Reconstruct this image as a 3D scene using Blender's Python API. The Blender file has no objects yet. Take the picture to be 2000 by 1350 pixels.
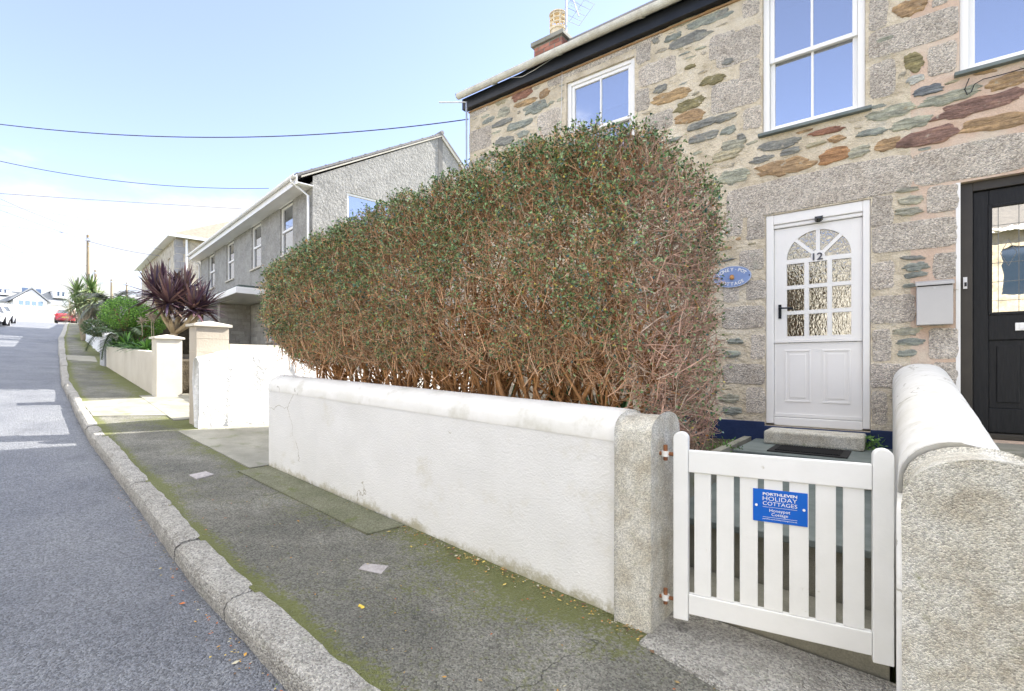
import bpy, bmesh, math, random
import numpy as np
from mathutils import Vector, Matrix, noise as mn
random.seed(7); rng = np.random.default_rng(7)
R_ = math.radians
scene = bpy.context.scene
# ------------------------------------------------------------------ camera, light
FOC, HOR, YAW = 980.0, 715.0, math.atan(980.0/1260.0)   # reference pixels of the 2000 wide photograph
cd = bpy.data.cameras.new("camera"); cam = bpy.data.objects.new("camera", cd); scene.collection.objects.link(cam)
cam.location = (0, 0, 0); cam.rotation_euler = (R_(90), 0, YAW)
cd.sensor_width = 36; cd.lens = 36*FOC/2000; cd.shift_y = (HOR-675)/2000; cd.clip_start = .05; cd.clip_end = 2000
scene.camera = cam
SUN_AZ, SUN_EL = 73.5, 33.0      # azimuth from +X towards +Y
s = bpy.data.lights.new("sun", 'SUN'); s.energy = 4.0; s.angle = R_(.5); s.color = (1, .95, .87)
so = bpy.data.objects.new("sun", s); scene.collection.objects.link(so)
sd = Vector((math.cos(R_(SUN_AZ))*math.cos(R_(SUN_EL)), math.sin(R_(SUN_AZ))*math.cos(R_(SUN_EL)), math.sin(R_(SUN_EL))))
so.rotation_euler = sd.to_track_quat('Z', 'Y').to_euler()
w = bpy.data.worlds.new("World"); scene.world = w; w.use_nodes = True
nt = w.node_tree; nt.nodes.clear(); N = nt.nodes; L = nt.links
out = N.new('ShaderNodeOutputWorld'); bg = N.new('ShaderNodeBackground'); bg.inputs[1].default_value = 0.13
sky = N.new('ShaderNodeTexSky'); sky.sky_type = 'NISHITA'; sky.sun_disc = False
sky.sun_elevation = R_(SUN_EL); sky.sun_rotation = R_(90-SUN_AZ); sky.air_density = .75; sky.dust_density = .15; sky.ozone_density = 1.6
tc = N.new('ShaderNodeTexCoord'); mp = N.new('ShaderNodeMapping'); mp.inputs['Scale'].default_value = (1, 1, 2.6)
L.new(tc.outputs['Generated'], mp.inputs[0])
n1 = N.new('ShaderNodeTexNoise'); n1.inputs['Scale'].default_value = 2.1; n1.inputs['Detail'].default_value = 9; n1.inputs['Roughness'].default_value = .56
L.new(mp.outputs[0], n1.inputs[0])
sp = N.new('ShaderNodeSeparateXYZ'); L.new(tc.outputs['Generated'], sp.inputs[0])
def mth(op, a, b=None, c=None):
    m = N.new('ShaderNodeMath'); m.operation = op
    for i, v in enumerate((a, b, c)):
        if v is None: continue
        if isinstance(v, (int, float)): m.inputs[i].default_value = v
        else: L.new(v, m.inputs[i])
    return m.outputs[0]
# cloud bank low in the west (-X)
west = mth('MULTIPLY', mth('MULTIPLY_ADD', sp.outputs[0], -1.0, -.74), 1.2)
low = mth('MULTIPLY_ADD', sp.outputs[2], -1.2, .30)
tot = mth('ADD', mth('MULTIPLY_ADD', n1.outputs[0], 2.0, -.52), mth('ADD', west, low))
# unseen bright cloud, added overhead, south-east and south-west to light the shaded side
so_ = mth('MULTIPLY_ADD', sp.outputs[1], -1.6, -.75)
sides = mth('MULTIPLY', mth('SUBTRACT', mth('ABSOLUTE', mth('SUBTRACT', sp.outputs[0], .0)), .38), 1.6)
over = mth('MULTIPLY_ADD', sp.outputs[2], 3.0, -2.15)
tot2 = mth('ADD', n1.outputs[0], mth('MAXIMUM', mth('MINIMUM', so_, mth('MAXIMUM', sides, over)), over))
cr = N.new('ShaderNodeMapRange'); cr.interpolation_type = 'SMOOTHSTEP'
cr.inputs[1].default_value = .62; cr.inputs[2].default_value = .88; cr.inputs[3].default_value = .16; L.new(tot, cr.inputs[0])
mx = N.new('ShaderNodeMix'); mx.data_type = 'RGBA'
CLOUD = mx.inputs[7]; CLOUD.default_value = (2.25, 2.25, 2.28, 1)
cr2 = N.new('ShaderNodeMapRange'); cr2.interpolation_type = 'SMOOTHSTEP'; cr2.inputs[1].default_value = .60; cr2.inputs[2].default_value = .80; L.new(tot2, cr2.inputs[0])
mx2 = N.new('ShaderNodeMix'); mx2.data_type = 'RGBA'; mx2.inputs[7].default_value = (6.9, 6.8, 6.7, 1)
tint = N.new('ShaderNodeMix'); tint.data_type = 'RGBA'; tint.blend_type = 'MULTIPLY'; tint.inputs[0].default_value = 1; tint.inputs[7].default_value = (1.08, .93, .97, 1)
L.new(sky.outputs[0], tint.inputs[6]); L.new(cr.outputs[0], mx.inputs[0]); L.new(tint.outputs[2], mx.inputs[6])
L.new(cr2.outputs[0], mx2.inputs[0]); L.new(mx.outputs[2], mx2.inputs[6]); L.new(mx2.outputs[2], bg.inputs[0]); L.new(bg.outputs[0], out.inputs[0])
scene.view_settings.view_transform = 'Standard'; scene.view_settings.look = 'None'
scene.view_settings.exposure = 1.97; scene.view_settings.gamma = 1
scene.render.resolution_x = 1024; scene.render.resolution_y = 691

# ------------------------------------------------------------------ helpers
FW = np.array([-math.sin(YAW), math.cos(YAW)]); RT = np.array([math.cos(YAW), math.sin(YAW)])
def ray(px, py):
    v = FW + RT*(px-1000)/FOC
    return np.array([v[0], v[1], (HOR-py)/FOC])
def onY(px, py, Y=5.8):
    v = ray(px, py); return v*Y/v[1]
def onX(px, py, X):
    v = ray(px, py); return v*X/v[0]
def onD(px, py, dep): return ray(px, py)*dep
def gz(x):
    return float(np.interp(x, [-400, -120, -95, -80, -68.5, -40, -5.27, -1, 0, 6, 60], [5.2, 5.2, 5.2, 5.1, 4.5, 2.03, -1.06, -1.37, -1.46, -1.95, -5]))
def onG(px, py, off=0):
    v = ray(px, py)
    for t in np.arange(.5, 160, .02):
        p = v*t
        if p[2] < gz(p[0])+off: return p
    return p
class Fr:
    def __init__(s, ox, oy, deg):
        s.o = np.array([ox, oy]); a = R_(deg); s.a = a
        s.u = np.array([math.cos(a), math.sin(a)]); s.n = np.array([-math.sin(a), math.cos(a)])
    def atY(s, px, py, yl=0):
        v = ray(px, py); t = (yl+s.o@s.n)/(v[:2]@s.n); p = v*t; return (p[:2]-s.o)@s.u, p[2]
    def atX(s, px, py, xl=0):
        v = ray(px, py); t = (xl+s.o@s.u)/(v[:2]@s.u); p = v*t; return (p[:2]-s.o)@s.n, p[2]

def tag(o, label=None, cat=None, group=None, kind=None):
    if label: o['label'] = label
    if cat: o['category'] = cat
    if group: o['group'] = group
    if kind: o['kind'] = kind
    return o
def empty(name, loc, rz=0, label=None, cat=None, group=None):
    o = bpy.data.objects.new(name, None); scene.collection.objects.link(o)
    o.location = loc; o.rotation_euler = (0, 0, rz); o.empty_display_size = .2
    return tag(o, label, cat, group)
def root_inv(p):
    while p.parent: p = p.parent
    return (Matrix.Translation(p.location) @ Matrix.Rotation(p.rotation_euler.z, 4, 'Z')).inverted()
class MB:
    """collects shapes (world coordinates, or local with frame=Matrix) and links them as ONE mesh object"""
    def __init__(s, M=None): s.v = []; s.f = []; s.m = []; s.c = []; s.M = M; s.usec = False
    def add(s, vs, fs, mi=0, col=None):
        k = len(s.v)
        for q in vs:
            q = Vector(q); s.v.append(tuple(s.M @ q) if s.M else tuple(q))
        for f in fs:
            s.f.append(tuple(i+k for i in f)); s.m.append(mi); s.c.append(col or (1, 1, 1))
        if col: s.usec = True
    def box(s, x0, x1, y0, y1, z0, z1, mi=0, col=None):
        x0, x1 = min(x0, x1), max(x0, x1); y0, y1 = min(y0, y1), max(y0, y1); z0, z1 = min(z0, z1), max(z0, z1)
        s.add([(x0,y0,z0),(x1,y0,z0),(x1,y1,z0),(x0,y1,z0),(x0,y0,z1),(x1,y0,z1),(x1,y1,z1),(x0,y1,z1)],
              [(0,3,2,1),(4,5,6,7),(0,1,5,4),(1,2,6,5),(2,3,7,6),(3,0,4,7)], mi, col)
    def prism(s, poly, d, mi=0, col=None):
        """poly: 3D points of a planar outline; d: extrusion vector"""
        n = len(poly); d = Vector(d); P = [Vector(p) for p in poly]
        nr = Vector((0,0,0))
        for i in range(n): nr += P[i].cross(P[(i+1) % n])
        if nr.dot(d) > 0: P = P[::-1]
        s.add([*P, *[p+d for p in P]], [tuple(range(n)), tuple(range(2*n-1, n-1, -1))] +
              [(i, i+n, (i+1) % n+n, (i+1) % n) for i in range(n)], mi, col)
    def tube(s, pts, r, k=6, mi=0, col=None, cap=True):
        pts = [Vector(p) for p in pts]; n = len(pts); rr = r if isinstance(r, (list, tuple)) else [r]*n
        vs = []; fs = []
        for i, p in enumerate(pts):
            t = (pts[min(i+1, n-1)]-pts[max(i-1, 0)]); t = t.normalized() if t.length > 1e-9 else Vector((0,0,1))
            a = Vector((0,0,1)) if abs(t.z) < .9 else Vector((1,0,0))
            u = t.cross(a).normalized(); v = t.cross(u)
            for j in range(k):
                an = 2*math.pi*j/k; vs.append(p+(u*math.cos(an)+v*math.sin(an))*rr[i])
        for i in range(n-1):
            for j in range(k): fs.append((i*k+j, i*k+(j+1) % k, (i+1)*k+(j+1) % k, (i+1)*k+j))
        if cap: fs.append(tuple(range(k))[::-1]); fs.append(tuple((n-1)*k+j for j in range(k)))
        s.add(vs, fs, mi, col)
    def lathe(s, c, prof, k=20, mi=0, col=None):
        vs = []; fs = []; n = len(prof)
        for r, z in prof:
            for j in range(k):
                a = 2*math.pi*j/k; vs.append((c[0]+r*math.cos(a), c[1]+r*math.sin(a), c[2]+z))
        for i in range(n-1):
            for j in range(k): fs.append((i*k+j, i*k+(j+1) % k, (i+1)*k+(j+1) % k, (i+1)*k+j))
        fs.append(tuple(range(k))[::-1]); fs.append(tuple((n-1)*k+j for j in range(k)))
        s.add(vs, fs, mi, col)
    def build(s, name, mats, parent=None, smooth=False, bevel=0, seg=2, label=None, local=False, loc=None):
        if not isinstance(mats, (list, tuple)): mats = [mats]
        me = bpy.data.meshes.new(name); vs = s.v; o = bpy.data.objects.new(name, me)
        if parent and not local:
            Mi = root_inv(parent); vs = [tuple(Mi @ Vector(q)) for q in vs]
        elif loc is not None:
            vs = [(q[0]-loc[0], q[1]-loc[1], q[2]-loc[2]) for q in vs]; o.location = loc
        me.from_pydata(vs, [], s.f)
        me.polygons.foreach_set('material_index', s.m)
        if smooth: me.polygons.foreach_set('use_smooth', [True]*len(s.f))
        if s.usec:
            a = me.color_attributes.new('Col', 'FLOAT_COLOR', 'CORNER'); arr = []
            for p, c in zip(me.polygons, s.c): arr += [*c, 1.0]*p.loop_total
            a.data.foreach_set('color', arr)
        me.update()
        for m in mats: me.materials.append(m)
        scene.collection.objects.link(o)
        if parent: o.parent = parent
        if bevel:
            b = o.modifiers.new('b', 'BEVEL'); b.width = bevel; b.segments = seg; b.limit_method = 'ANGLE'; b.angle_limit = R_(40)
            b.harden_normals = False
        if label: o['label'] = label
        return o
def npmesh(name, V, Fq, mat, parent=None, cols=None, smooth=False, nside=4):
    """big mesh from numpy arrays; V world coords, Fq (n,nside) ; cols per face (n,3)"""
    me = bpy.data.meshes.new(name); V = np.asarray(V, dtype=np.float64)
    if parent:
        Mi = np.array(root_inv(parent)); V = V@Mi[:3,:3].T+Mi[:3,3]
    n = len(Fq); me.vertices.add(len(V)); me.vertices.foreach_set('co', V.astype(np.float32).ravel())
    me.loops.add(n*nside); me.loops.foreach_set('vertex_index', np.asarray(Fq, dtype=np.int32).ravel())
    me.polygons.add(n); me.polygons.foreach_set('loop_start', np.arange(0, n*nside, nside, dtype=np.int32))
    me.polygons.foreach_set('loop_total', np.full(n, nside, dtype=np.int32))
    if smooth: me.polygons.foreach_set('use_smooth', np.ones(n, dtype=bool))
    me.update(calc_edges=True)
    if cols is not None:
        a = me.color_attributes.new('Col', 'FLOAT_COLOR', 'CORNER')
        c = np.concatenate([np.repeat(np.asarray(cols), nside, axis=0), np.ones((n*nside, 1))], axis=1)
        a.data.foreach_set('color', c.astype(np.float32).ravel())
    me.materials.append(mat)
    o = bpy.data.objects.new(name, me); scene.collection.objects.link(o)
    if parent: o.parent = parent
    return o

# ------------------------------------------------------------------ materials
def mat(name, cols, scale=8, detail=6, rough=.8, bump=0., bscale=60, fine=None, fscale=150, attr=False, spec=.3, stretch=None, metal=0, grime=None, coat=0, bdist=.01, rnoise=.6, chips=None, smear=None, crack=None):
    """cols: list of colours spread over a noise ramp; fine: (amount) speckle multiplied in; grime: (colour, scale, threshold)"""
    m = bpy.data.materials.new(name); m.use_nodes = True; nt = m.node_tree; N = nt.nodes; L = nt.links; N.clear()
    o = N.new('ShaderNodeOutputMaterial'); b = N.new('ShaderNodeBsdfPrincipled'); L.new(b.outputs[0], o.inputs[0])
    b.inputs['Roughness'].default_value = rough; b.inputs['Specular IOR Level'].default_value = spec; b.inputs['Metallic'].default_value = metal
    if coat: b.inputs['Coat Weight'].default_value = coat; b.inputs['Coat Roughness'].default_value = .06
    g = N.new('ShaderNodeNewGeometry'); vec = g.outputs['Position']
    if stretch:
        mp = N.new('ShaderNodeMapping'); mp.inputs['Scale'].default_value = stretch; L.new(vec, mp.inputs[0]); svec = mp.outputs[0]
    else: svec = vec
    def nz(sc, v, d=6, r=rnoise, dist=0):
        n = N.new('ShaderNodeTexNoise'); n.inputs['Scale'].default_value = sc; n.inputs['Detail'].default_value = d
        n.inputs['Roughness'].default_value = r; n.inputs['Distortion'].default_value = dist; L.new(v, n.inputs[0]); return n.outputs[0]
    a = nz(scale, svec, detail)
    cr = N.new('ShaderNodeValToRGB'); L.new(a, cr.inputs[0]); e = cr.color_ramp.elements; k = len(cols)
    if k == 1: e[0].color = e[1].color = (*cols[0], 1)
    else:
        while len(e) < k: e.new(.5)
        for i, c in enumerate(cols): e[i].position = .32+.36*i/(k-1); e[i].color = (*c, 1)
    col = cr.outputs[0]
    def mixc(mode, fac, c1, c2):
        x = N.new('ShaderNodeMix'); x.data_type = 'RGBA'; x.blend_type = mode
        for i, v in ((0, fac), (6, c1), (7, c2)):
            if isinstance(v, (int, float)): x.inputs[i].default_value = v
            elif isinstance(v, tuple): x.inputs[i].default_value = v
            else: L.new(v, x.inputs[i])
        return x.outputs[2]
    if attr:
        at = N.new('ShaderNodeAttribute'); at.attribute_name = 'Col'; col = mixc('MULTIPLY', 1., col, at.outputs[0])
    if fine:
        f = nz(fscale, vec, 3, .7); fr = N.new('ShaderNodeMapRange'); fr.inputs[1].default_value = .3; fr.inputs[2].default_value = .7
        fr.inputs[3].default_value = 1-fine; fr.inputs[4].default_value = 1+fine; L.new(f, fr.inputs[0])
        col = mixc('MULTIPLY', 1., col, fr.outputs[0])
    if chips:
        cs, ca, cb = chips; vo = N.new('ShaderNodeTexVoronoi'); vo.inputs['Scale'].default_value = cs; L.new(vec, vo.inputs['Vector'])
        sc_ = N.new('ShaderNodeSeparateColor'); L.new(vo.outputs['Color'], sc_.inputs[0]); vr = N.new('ShaderNodeMapRange'); vr.inputs[3].default_value = ca; vr.inputs[4].default_value = cb; L.new(sc_.outputs[0], vr.inputs[0])
        col = mixc('MULTIPLY', 1., col, vr.outputs[0])
    for grime in [g_ for g_ in (grime, smear) if g_]:
        gc, gs, gt = grime; q = nz(gs, vec, 8, .65)
        qr = N.new('ShaderNodeMapRange'); qr.interpolation_type = 'SMOOTHSTEP'; qr.inputs[1].default_value = gt; qr.inputs[2].default_value = gt+.16; L.new(q, qr.inputs[0])
        col = mixc('MIX', qr.outputs[0], col, (*gc, 1))
    if crack:
        ks, kw, kc, kt = crack; dn = N.new('ShaderNodeTexNoise'); dn.inputs['Scale'].default_value = ks*5; dn.inputs['Detail'].default_value = 6; L.new(vec, dn.inputs[0])
        va = N.new('ShaderNodeVectorMath'); va.operation = 'MULTIPLY_ADD'; L.new(dn.outputs['Color'], va.inputs[0]); va.inputs[1].default_value = (.35/ks,)*3; L.new(vec, va.inputs[2])
        ve = N.new('ShaderNodeTexVoronoi'); ve.feature = 'DISTANCE_TO_EDGE'; ve.inputs['Scale'].default_value = ks; L.new(va.outputs[0], ve.inputs['Vector'])
        lt = N.new('ShaderNodeMath'); lt.operation = 'LESS_THAN'; L.new(ve.outputs['Distance'], lt.inputs[0]); lt.inputs[1].default_value = kw
        gt = N.new('ShaderNodeMath'); gt.operation = 'GREATER_THAN'; L.new(nz(ks*1.3, vec, 3), gt.inputs[0]); gt.inputs[1].default_value = kt
        ml = N.new('ShaderNodeMath'); ml.operation = 'MULTIPLY'; L.new(lt.outputs[0], ml.inputs[0]); L.new(gt.outputs[0], ml.inputs[1]); m7 = N.new('ShaderNodeMath'); m7.operation = 'MULTIPLY'; L.new(ml.outputs[0], m7.inputs[0]); m7.inputs[1].default_value = .75
        col = mixc('MIX', m7.outputs[0], col, (*kc, 1))
    L.new(col, b.inputs['Base Color'])
    if bump:
        bn = nz(bscale, svec if stretch else vec, 5, .65)
        if chips:
            ad = N.new('ShaderNodeMath'); ad.operation = 'MULTIPLY_ADD'; L.new(vo.outputs['Distance'], ad.inputs[0]); ad.inputs[1].default_value = -1.0; L.new(bn, ad.inputs[2]); bn = ad.outputs[0]
        bp = N.new('ShaderNodeBump'); bp.inputs['Strength'].default_value = bump; bp.inputs['Distance'].default_value = bdist
        L.new(bn, bp.inputs['Height']); L.new(bp.outputs[0], b.inputs['Normal'])
    m['p'] = 1
    return m
def nodes_of(m):
    N = m.node_tree.nodes; return N, m.node_tree.links, next(n for n in N if n.type == 'BSDF_PRINCIPLED')
M = {}
M['white'] = mat('white_paint', [(.82,.80,.765),(.86,.84,.805)], 3, rough=.4, bump=.04, bscale=30)
M['upvc'] = mat('white_upvc', [(.84,.83,.80),(.87,.86,.83)], 3, rough=.3)
M['whiteold'] = mat('weathered_white_gloss', [(.76,.76,.73),(.82,.82,.80)], 4, rough=.42, bump=.12, bscale=25, grime=((.42,.38,.27), 20, .655))
M['black'] = mat('black_paint', [(.012,.014,.018),(.02,.022,.026)], 4, rough=.35, bump=.05)
M['navy'] = mat('navy_masonry_paint', [(.012,.024,.075),(.02,.038,.105)], 5, rough=.5, bump=.4, bscale=40, grime=((.10,.10,.09), 30, .66))
M['dark'] = mat('dark_rubber', [(.012,.012,.013),(.03,.03,.03)], 60, rough=.8, bump=.6, bscale=150)
M['mortar'] = mat('lime_mortar', [(.48,.40,.28),(.70,.61,.46),(.78,.70,.56)], 3.2, 11, rough=.92, bump=1., bscale=16, fine=.16, fscale=90, grime=((.50,.475,.40), 3.5, .58), bdist=.05, rnoise=.68)
M['pink'] = mat('pink_mortar', [(.58,.42,.31),(.64,.49,.38),(.64,.55,.44)], 3, 10, rough=.92, bump=.8, bscale=30, fine=.10, fscale=90, bdist=.02)
M['granite'] = mat('granite_block', [(.46,.41,.345),(.59,.54,.47),(.68,.635,.56)], 7, 11, rough=.85, bump=.9, bscale=45, chips=(95,.6,1.35), attr=True, bdist=.015, rnoise=.75, grime=((.50,.47,.38), 3.0, .60))
M['slate'] = mat('rubble_slate', [(.55,.55,.56),(1.05,1.03,1.0),(1.7,1.62,1.45)], 6, 12, rough=.8, bump=1.0, bscale=8, attr=True, stretch=(1, 1, 4.5), bdist=.05, rnoise=.72, fine=.22, fscale=40, grime=((.34,.22,.11), 5.0, .60), smear=((.58,.52,.41), 13, .585))
M['wallwhite'] = mat('white_pebbled_render', [(.72,.715,.69),(.78,.775,.755)], 2.5, rough=.75, bump=.7, bscale=75, bdist=.009, grime=((.66,.64,.57), 2.2, .56), smear=((.50,.47,.40), 34, .69), crack=(.9, .0035, (.40,.37,.30), .56))
M['capwhite'] = mat('white_wall_cap', [(.70,.69,.64),(.78,.77,.74)], 5, rough=.7, bump=.25, bscale=28, grime=((.60,.585,.52), 3.5, .52), smear=((.44,.43,.35), 26, .66), crack=(1.3, .006, (.33,.31,.25), .54))
M['roughwhite'] = mat('whitewashed_rubble', [(.78,.78,.76),(.84,.84,.83)], 6, rough=.8, bump=1., bscale=14, grime=((.50,.50,.46), 22, .64), bdist=.04)
M['postgranite'] = mat('granite_gate_post', [(.54,.49,.39),(.66,.63,.54),(.76,.74,.67)], 9, 10, rough=.85, bump=.8, bscale=50, chips=(210,.62,1.28), bdist=.007, grime=((.38,.38,.24), 16, .60), smear=((.34,.31,.25), 3.2, .62))
M['kerb'] = mat('kerb_granite', [(.38,.36,.32),(.54,.52,.47),(.63,.61,.56)], 8, 11, rough=.88, bump=1., bscale=40, chips=(115,.55,1.25), bdist=.02, rnoise=.72, grime=((.34,.36,.25), 5, .63))
M['asphalt'] = mat('road_asphalt', [(.15,.16,.18),(.20,.21,.23),(.245,.255,.27)], 1.0, 12, rough=.60, bump=1.0, bscale=60, chips=(105,.55,1.45), bdist=.02, spec=.6, rnoise=.7, grime=((.125,.13,.14), 1.1, .58))
M['lime'] = mat('beige_render', [(.52,.48,.40),(.62,.585,.50)], 1.6, 8, rough=.85, bump=.25, bscale=60, fine=.05, grime=((.40,.38,.26), 3.2, .62))
M['concrete'] = mat('concrete_slab', [(.20,.195,.16),(.31,.30,.25)], 3, 10, rough=.9, bump=.5, bscale=50, fine=.18, grime=((.16,.17,.10), 4, .56))
M['slateslab'] = mat('grey_slate_slab', [(.12,.145,.14),(.20,.23,.22)], 4, 7, rough=.55, bump=.3, bscale=25, fine=.08)
M['roughcast'] = mat('grey_roughcast', [(.25,.245,.225),(.34,.33,.305),(.40,.39,.36)], 3, 12, rough=.95, bump=.9, bscale=14, fine=.25, fscale=20, bdist=.05, rnoise=.75)
M['artstone'] = mat('reconstituted_stone', [(.26,.25,.21),(.38,.36,.31)], 2.5, 6, rough=.9, bump=.5, bscale=20, fine=.12, fscale=30)
M['roofslate'] = mat('roof_slate', [(.16,.155,.155),(.25,.235,.225)], 6, 6, rough=.7, bump=.6, bscale=8, stretch=(1,1,4), bdist=.03)
M['rooftile'] = mat('brown_roof_tiles', [(.20,.155,.12),(.29,.23,.18)], 6, 6, rough=.85, bump=.6, bscale=8, bdist=.03)
M['stonewall'] = mat('pale_stone_wall', [(.34,.29,.22),(.52,.46,.36),(.60,.55,.46)], 3.2, 4, rough=.9, bump=.8, bscale=5, bdist=.05, fine=.15, fscale=12)
M['brick'] = mat('red_brick', [(.30,.12,.08),(.42,.20,.14)], 9, rough=.9, bump=.6, bscale=40)
M['clay'] = mat('buff_clay', [(.62,.50,.33),(.74,.64,.46)], 6, rough=.7, bump=.1)
M['metal'] = mat('galvanised_steel', [(.45,.46,.48),(.6,.61,.63)], 8, rough=.4, metal=.7)
M['steelgrey'] = mat('silver_grey_steel', [(.46,.455,.45),(.52,.515,.51)], 2, rough=.42, metal=.3, fine=.04)
M['rust'] = mat('rusty_iron', [(.16,.06,.03),(.34,.15,.07)], 30, rough=.9, bump=.5, bscale=80)
M['gutter'] = mat('lichened_gutter', [(.56,.53,.44),(.72,.70,.62)], 6, 8, rough=.8, bump=.7, bscale=60, fine=.12, fscale=60)
M['bdoor'] = mat('black_woodgrain', [(.005,.0055,.007),(.012,.0125,.014)], 10, 6, rough=.5, bump=.5, bscale=14, stretch=(9,9,.8), bdist=.01, spec=.3)
M['bframe'] = mat('dark_brown_frame', [(.030,.026,.021),(.045,.039,.031)], 4, rough=.45, spec=.4)
M['blue'] = mat('blue_plaque', [(.002,.105,.50),(.003,.12,.55)], 2, rough=.35)
M['plaque'] = mat('pale_blue_enamel', [(.20,.28,.50),(.27,.36,.60)], 8, rough=.3)
M['ltr'] = mat('white_lettering', [(.82,.82,.80)], rough=.5)
M['dltr'] = mat('dark_numerals', [(.09,.09,.11)], rough=.4)
M['wire'] = mat('wire', [(.05,.04,.09)], rough=.6)
M['wood'] = mat('weathered_pole_wood', [(.26,.20,.12),(.38,.31,.21)], 3, rough=.85, bump=.5, bscale=20, stretch=(4,4,.5))
M['bark'] = mat('hedge_bark', [(.75,.75,.75),(1.2,1.15,1.1)], 20, rough=.85, attr=True, spec=.2)
M['leaf'] = mat('hedge_leaf', [(.85,.85,.85),(1.15,1.15,1.15)], 9, rough=.42, attr=True, spec=.5)
M['frond'] = mat('frond', [(.8,.8,.8),(1.2,1.2,1.2)], 3, rough=.5, attr=True, spec=.4)
M['soil'] = mat('garden_soil', [(.05,.04,.025),(.10,.08,.05)], 8, rough=.95, bump=1, bscale=20, bdist=.04)
M['grassy'] = mat('rough_ground', [(.06,.09,.03),(.13,.14,.06)], .6, 8, rough=.95)
M['litter'] = mat('leaf_litter', [(.9,.9,.9),(1.1,1.1,1.1)], 9, rough=.7, attr=True)
M['redcar'] = mat('red_car_paint', [(.55,.05,.07)], rough=.3, coat=.6)
M['whitecar'] = mat('white_car_paint', [(.72,.74,.78)], rough=.3, coat=.6)
M['silvercar'] = mat('silver_car_paint', [(.48,.52,.60)], rough=.3, coat=.6, metal=.2)
M['tyre'] = mat('tyre', [(.02,.02,.02)], rough=.8)
M['carglass'] = mat('car_glass', [(.03,.05,.08)], rough=.05, spec=1.)
M['plateyel'] = mat('yellow_number_plate', [(.75,.55,.05)], rough=.5)
M['lampred'] = mat('red_tail_lamp', [(.5,.02,.02)], rough=.2)
M['blind'] = mat('white_blind', [(.75,.76,.78)], rough=.8)
M['room'] = mat('dim_room', [(.16,.17,.20)], rough=.9)
# pavement: asphalt with moss that grows along its edges (vertex colour R = moss chance, G = darkness of wear)
def pavement_mat():
    m = mat('pavement_asphalt', [(.125,.125,.108),(.215,.21,.178),(.335,.325,.28)], 1.0, 12, rough=.85, bump=1., bscale=60, chips=(120,.6,1.55), bdist=.02, rnoise=.72, crack=(.75, .0035, (.06,.06,.05), .58))
    N, L, b = nodes_of(m); src = b.inputs['Base Color'].links[0].from_socket
    at = N.new('ShaderNodeAttribute'); at.attribute_name = 'Col'; sx = N.new('ShaderNodeSeparateColor'); L.new(at.outputs[0], sx.inputs[0])
    g = N.new('ShaderNodeNewGeometry'); n = N.new('ShaderNodeTexNoise'); n.inputs['Scale'].default_value = 3.6; n.inputs['Detail'].default_value = 14; n.inputs['Roughness'].default_value = .82
    L.new(g.outputs['Position'], n.inputs[0])
    a = N.new('ShaderNodeMath'); a.operation = 'ADD'; L.new(n.outputs[0], a.inputs[0]); L.new(sx.outputs[0], a.inputs[1])
    nf = N.new('ShaderNodeTexNoise'); nf.inputs['Scale'].default_value = 48; nf.inputs['Detail'].default_value = 4; L.new(g.outputs['Position'], nf.inputs[0])
    af = N.new('ShaderNodeMath'); af.operation = 'MULTIPLY_ADD'; L.new(nf.outputs[0], af.inputs[0]); af.inputs[1].default_value = .75; L.new(a.outputs[0], af.inputs[2])
    a = N.new('ShaderNodeMath'); a.operation = 'ADD'; L.new(af.outputs[0], a.inputs[0]); a.inputs[1].default_value = -.375
    r = N.new('ShaderNodeMapRange'); r.interpolation_type = 'SMOOTHSTEP'; r.inputs[1].default_value = .60; r.inputs[2].default_value = .90; r.inputs[4].default_value = .8; L.new(a.outputs[0], r.inputs[0])
    x = N.new('ShaderNodeMix'); x.data_type = 'RGBA'; x.inputs[7].default_value = (.19,.21,.05,1); L.new(r.outputs[0], x.inputs[0]); L.new(src, x.inputs[6])
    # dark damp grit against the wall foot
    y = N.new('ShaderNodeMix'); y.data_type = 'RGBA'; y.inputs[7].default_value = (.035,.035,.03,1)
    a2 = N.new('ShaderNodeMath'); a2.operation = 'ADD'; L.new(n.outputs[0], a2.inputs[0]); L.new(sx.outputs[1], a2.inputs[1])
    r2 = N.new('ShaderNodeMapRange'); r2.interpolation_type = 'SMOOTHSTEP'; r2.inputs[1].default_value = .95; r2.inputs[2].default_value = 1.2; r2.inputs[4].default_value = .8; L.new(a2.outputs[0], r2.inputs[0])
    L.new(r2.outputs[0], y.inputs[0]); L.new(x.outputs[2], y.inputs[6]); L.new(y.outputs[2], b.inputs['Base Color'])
    return m
M['pave'] = pavement_mat()
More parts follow.
